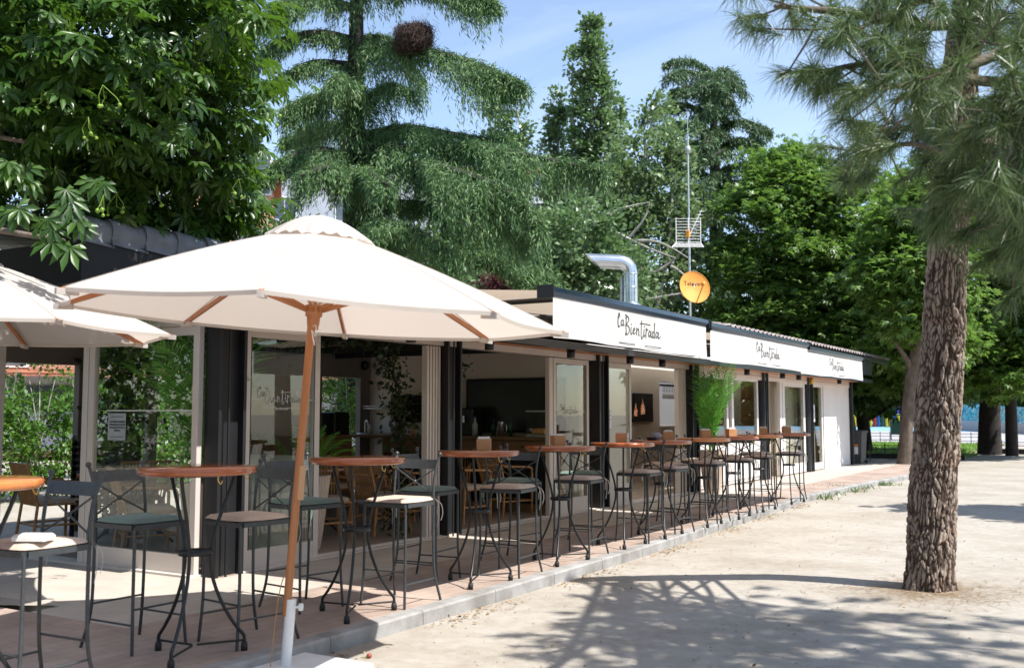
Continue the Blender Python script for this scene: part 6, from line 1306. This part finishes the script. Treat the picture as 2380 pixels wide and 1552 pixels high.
b = MB(); b.tube([(-2.5, 0, zt), (2.5, 0, zt)], .05, 8); b.tube([(2.4, 0, 0), (2.4, 0, zt)], .05, 8); b.tube([(-2.4, 0, 0), (-2.4, 0, zt)], .05, 8); b.build('crossbar', M['white_metal'], t)
g = at(2110, 985, 78); g[2] = float(gz(0, g[1])); t = thing('play_castle', 'deep blue inflatable play castle behind the fence', 'play castle', tuple(g)); b = MB(); b.bbox(-2.2, 2.2, -1, 1, 0, 1.2, .2); b.lathe([(.9, 1.2), (.95, 1.9), (.5, 2.5), (0, 2.8)], 16, (-.9, 0, 0)); b.lathe([(.8, 1.2), (.85, 1.8), (.4, 2.3), (0, 2.5)], 16, (1.1, 0, 0)); b.build('body', mat('royal_blue', (.035, .06, .42), rough=.5), t); b = MB(); b.bbox(-1.2, 1.2, -1.03, -1.01, .1, .8, .1); b.build('opening', M['white_cloth'], t)
g = at(2087, 1018, 50); g[2] = float(gz(0, g[1])); t = thing('park_litter_bin', 'dark green post litter bin before the playground', 'litter bin', tuple(g)); b = MB(); b.bbox(-.28, .28, -.2, .2, .25, .95, .05); b.build('body', M['dkgreen'], t); b = MB(); b.tube([(-.32, 0, 0), (-.32, 0, 1.2)], .03, 8); b.tube([(.32, 0, 0), (.32, 0, 1.2)], .03, 8); b.tube([(-.32, 0, 1.2), (.32, 0, 1.2)], .03, 8); b.build('frame', M['dkgreen'], t)
# graffiti wall on a pale ramp
gw = thing('graffiti_wall', 'low wall painted with turquoise graffiti above a pale ramp at the right edge', 'wall', (-2.6, 58, 0)); b = MB(); 
a, c = at(2225, 1040, 62), at(2470, 1070, 52)
for (z0, z1, m, nm, off) in ((-.1, 1.0, M['ramp'], 'ramp_wall', 0.0), (1.0, 2.05, None, 'painted_wall', .0)):
    b = MB(); v = []
    for (P, s_) in ((a, 0), (c, 1)):
        zz0, zz1 = z0 * (1 - .25 * s_), z1 * (1 - .25 * s_) if z0 < 0 else z1 * (1 - .22 * s_); v += [(P[0] + 2.6, P[1] - 58, zz0), (P[0] + 2.6, P[1] - 58, zz1), (P[0] + 2.6, P[1] - 57.7, zz0), (P[0] + 2.6, P[1] - 57.7, zz1)]
    b.add(v, [(0, 4, 5, 1), (2, 3, 7, 6), (1, 5, 7, 3), (0, 1, 3, 2), (4, 6, 7, 5)])
    if m is None:
        m, n, l = nodes('graffiti'); o = n.new("ShaderNodeOutputMaterial"); pbs = n.new("ShaderNodeBsdfPrincipled"); tcn = n.new("ShaderNodeTexCoord"); z = n.new("ShaderNodeTexNoise"); z.inputs['Scale'].default_value = 1.1; z.inputs['Detail'].default_value = 2; z.inputs['Distortion'].default_value = 3.5; l.new(tcn.outputs['Object'], z.inputs[0]); r = n.new("ShaderNodeValToRGB"); r.color_ramp.interpolation = 'CONSTANT'; e = r.color_ramp.elements
        e[0].position = 0; e[0].color = (.02, .22, .36, 1); e[1].position = .42; e[1].color = (.05, .45, .50, 1)
        for (p_, c_) in ((.5, (.6, .7, .72, 1)), (.54, (.04, .36, .45, 1)), (.62, (.5, .08, .10, 1)), (.66, (.10, .42, .25, 1))): x = e.new(p_); x.color = c_
        l.new(z.outputs[0], r.inputs[0]); l.new(r.outputs[0], pbs.inputs[0]); l.new(pbs.outputs[0], o.inputs[0])
    b.build(nm, m, gw)
# apartment blocks behind the trees and behind the bar
def block(loc, rz, w_, d_, h, m, label, nx, nz, z0=1.2, ww=1.3, wh=1.4, balc=False):
    t = thing('apartment_block', label, 'building', loc, rz); b = MB(); b.box(-w_ / 2, w_ / 2, 0, d_, 0, h); b.build('wall', m, t); b = MB(); b.box(-w_ / 2 - .3, w_ / 2 + .3, -.3, d_ + .3, h, h + .3); b.build('roof', M['rooftile_red'], t)
    for i in range(nx):
        for j in range(nz):
            x = -w_ / 2 + (i + .5) * w_ / nx; z = z0 + j * 3.0; c = MB(); c.box(x - ww / 2 - .08, x + ww / 2 + .08, -.05, .02, z - .08, z + wh + .08); f = c.build('window', M['white_metal'], t); c = MB(); c.box(x - ww / 2, x - .03, -.07, -.052, z, z + wh); c.box(x + .03, x + ww / 2, -.07, -.052, z, z + wh); c.build('pane', M['apt_glass'], f)
    if balc:
        for j in range(nz): c = MB(); c.box(-w_ / 2 + .2, w_ / 2 - .2, -1.0, -.004, z0 + j * 3.0 - 1.05, z0 + j * 3.0 - .92); c.box(-w_ / 2 + .2, w_ / 2 - .2, -1.0, -.96, z0 + j * 3.0 - .92, z0 + j * 3.0 - .1); c.build('balcony', M['apt_white'], t)
    return t
c1 = at(800, 1000, 62); block((c1[0], c1[1], 0), radians(38), 34, 10, 16.5, M['apt_white'], 'white apartment block glimpsed through the weeping cedar', 9, 5, balc=True)
c2 = at(528, 1000, 40); block((c2[0], c2[1], 0), radians(44), 3.2, 3, 10.6, M['orange_brick'], 'orange brick block glimpsed right of the horse chestnut', 2, 4)
c3 = at(150, 1000, 33); b3 = block((c3[0], c3[1], 0), radians(52), 22, 8, 4.4, M['brick'], 'red brick building seen through the bar windows', 6, 1, z0=2.95, wh=.9)
b = MB(); b.box(-10.5, 10.5, -.12, -.01, .2, 2.6); b.build('shop_front', M['apt_white'], b3)
b = MB(); b.box(-1.5, 4.5, -.20, -.13, 1.5, 2.3); s_ = b.build('shop_sign', M['sign_dark'], b3)
text_mesh('sign_lettering', 'ES', .42, (1.2, -.215, 2.03), (pi / 2, 0, 0), M['decal'], s_); text_mesh('sign_lettering', 'TECNOLOGICA', .30, (1.2, -.215, 1.70), (pi / 2, 0, 0), M['decal'], s_)
b = MB(); b.box(-10.5, 10.5, -1.6, -.12, 2.65, 2.75); b.build('shop_canopy', M['rooftile_red'], b3)

# ================================================================ small things on the ground
n = 3200; yy = rng.uniform(3.5, 24, n); xx = np.array([kx(y) for y in yy]) + np.abs(rng.normal(0, .10, n)) * 1.2 + .02; n2 = 700; xx = np.concatenate([xx, rng.uniform(-4.0, 2, n2)]); yy = np.concatenate([yy, rng.uniform(3.5, 20, n2)]); k = len(xx); dens = rng.random(k) < np.where(np.arange(k) < n, .5 + .5 * np.sin(yy * 3.1), .5)
P = np.stack([xx, yy, -.094 + rng.uniform(.0, .012, k)], -1)[dens]; k = len(P); D = rdir(k); D[:, 2] *= .15; V, F = inst(DIA[0], DIA[1], P, basis(D, np.tile([0, 0, 1.], (k, 1)) + rng.normal(0, .3, (k, 3))), rng.uniform(.008, .042, k))
tag(np_mesh('dry_leaves', V, F, M['dry_leaf']), 'scattered dry leaves and bits along the kerb and on the sand', 'leaf litter', kind='stuff')
n = 2600; P = np.stack([rng.uniform(-4.4, 3, n), 3.2 + rng.random(n) ** 1.4 * 16, np.full(n, -.099)], -1); P = P[P[:, 0] > [kx(y) + .03 for y in P[:, 1]]]; k = len(P)
TV = [(-1, -.8, 0), (.8, -1, 0), (1.1, .7, 0), (-.7, 1, 0), (-.1, 0, .8)]; TF = [(0, 1, 4), (1, 2, 4), (2, 3, 4), (3, 0, 4)]
V, F = inst(TV, TF, P, basis(np.stack([np.cos(P[:, 0] * 90), np.sin(P[:, 0] * 90), 0 * P[:, 0]], -1), np.tile([0, 0, 1.], (k, 1))), rng.uniform(.003, .011, k)); tag(np_mesh('pebbles', V, F, mat('pebble', (.36, .31, .26), (.20, .165, .135), scale=9, rough=.9)), 'small pebbles and grit on the sand', 'pebbles', kind='stuff')
# twigs
n = 160; P = np.stack([rng.uniform(-3.9, 2.0, n), rng.uniform(4, 16, n), np.full(n, -.094)], -1); a = rng.uniform(0, pi, n); V, F = inst([(-.02, -1, 0), (.02, -1, 0), (.02, 1, .02), (-.02, 1, .02)], [(0, 1, 2, 3)], P, basis(np.stack([np.cos(a), np.sin(a), 0 * a], -1), np.tile([0, 0, 1.], (n, 1))), rng.uniform(.03, .10, n)); tag(np_mesh('twigs', V, F, M['bark']), 'thin fallen pine needles and twigs on the sand', 'twigs', kind='stuff')
# weeds by the kerb
for (x, y, s_, lb) in ((1880, 1156, 1.0, 'small tuft of weeds nearest the last table'), (1945, 1140, 1.2, 'green weed tuft left of the pine trunk at the kerb'), (1975, 1132, 1.0, 'low weeds at the tip of the far tree shade'), (2040, 1126, .9, 'pale weed tuft close to the pine trunk'), (1918, 1147, .7, 'tiny dry weed tuft between two larger ones')):
    d_ = (FW + RT * ((x - 1190) / 2370) - UP * ((y - 776) / 2370)); q = C0 + d_ * (-1.50 / d_[2]); t = thing('weed_tuft', lb, 'weed', (q[0], q[1], -.10), 0, 'weed tufts along the kerb'); n = 260; a = rng.uniform(0, 2 * pi, n); o_ = rng.normal(0, .13 * s_, (n, 3)) * np.array([1.6, 1, 0]); D = np.stack([np.cos(a) * .6, np.sin(a) * .6, rng.uniform(.5, 1.2, n)], -1)
    V, F = inst([(-.08, 0, 0), (.08, 0, 0), (.06, .6, 0), (-.06, .6, 0), (0, 1, -.1), (0, 1, -.1)], [(0, 1, 2, 3), (3, 2, 4, 5)], o_, basis(D, rdir(n)), rng.uniform(.04, .15, n) * s_); np_mesh('blades', V, F, M['leaf_plane'], t)['kind'] = 'stuff'
t = thing('fallen_conker', 'small reddish fallen fruit on the sand by the parasol base', 'fruit', (0, 0, 0)); q = at(857, 1517, 6.0); d_ = (FW + RT * ((858 - 1190) / 2370) - UP * ((1521 - 776) / 2370)); q = C0 + d_ * (-1.49 / d_[2]); t.location = (q[0], q[1], -.085); b = MB(); b.lathe([(0, -.016), (.013, -.011), (.018, 0), (.013, .011), (0, .017)], 12); b.build('nut', mat('conker', (.28, .04, .03), (.2, .06, .03), rough=.5), t); b = MB(); b.tube([(0, 0, -.0), (-.02, -.02, -.008), (-.045, -.02, -.01)], .003, 5); b.build('stalk', M['fruit'], t)

n = 2600; a = rng.uniform(0, 2 * pi, n); rr_ = .22 + np.abs(rng.normal(0, .38, n)); P = np.stack([PB[0] + np.cos(a) * rr_, PB[1] + np.sin(a) * rr_, np.full(n, -.096)], -1); b_ = rng.uniform(0, pi, n)
V, F = inst([(-.02, -1, 0), (.02, -1, 0), (.02, 1, .06), (-.02, 1, .06)], [(0, 1, 2, 3)], P, basis(np.stack([np.cos(b_), np.sin(b_), 0 * b_], -1), np.tile([0, 0, 1.], (n, 1))), rng.uniform(.02, .075, n)); tag(np_mesh('pine_litter', V, F, M['dry_leaf']), 'brown fallen needles and bark flakes around the foot of the pine', 'pine litter', kind='stuff')
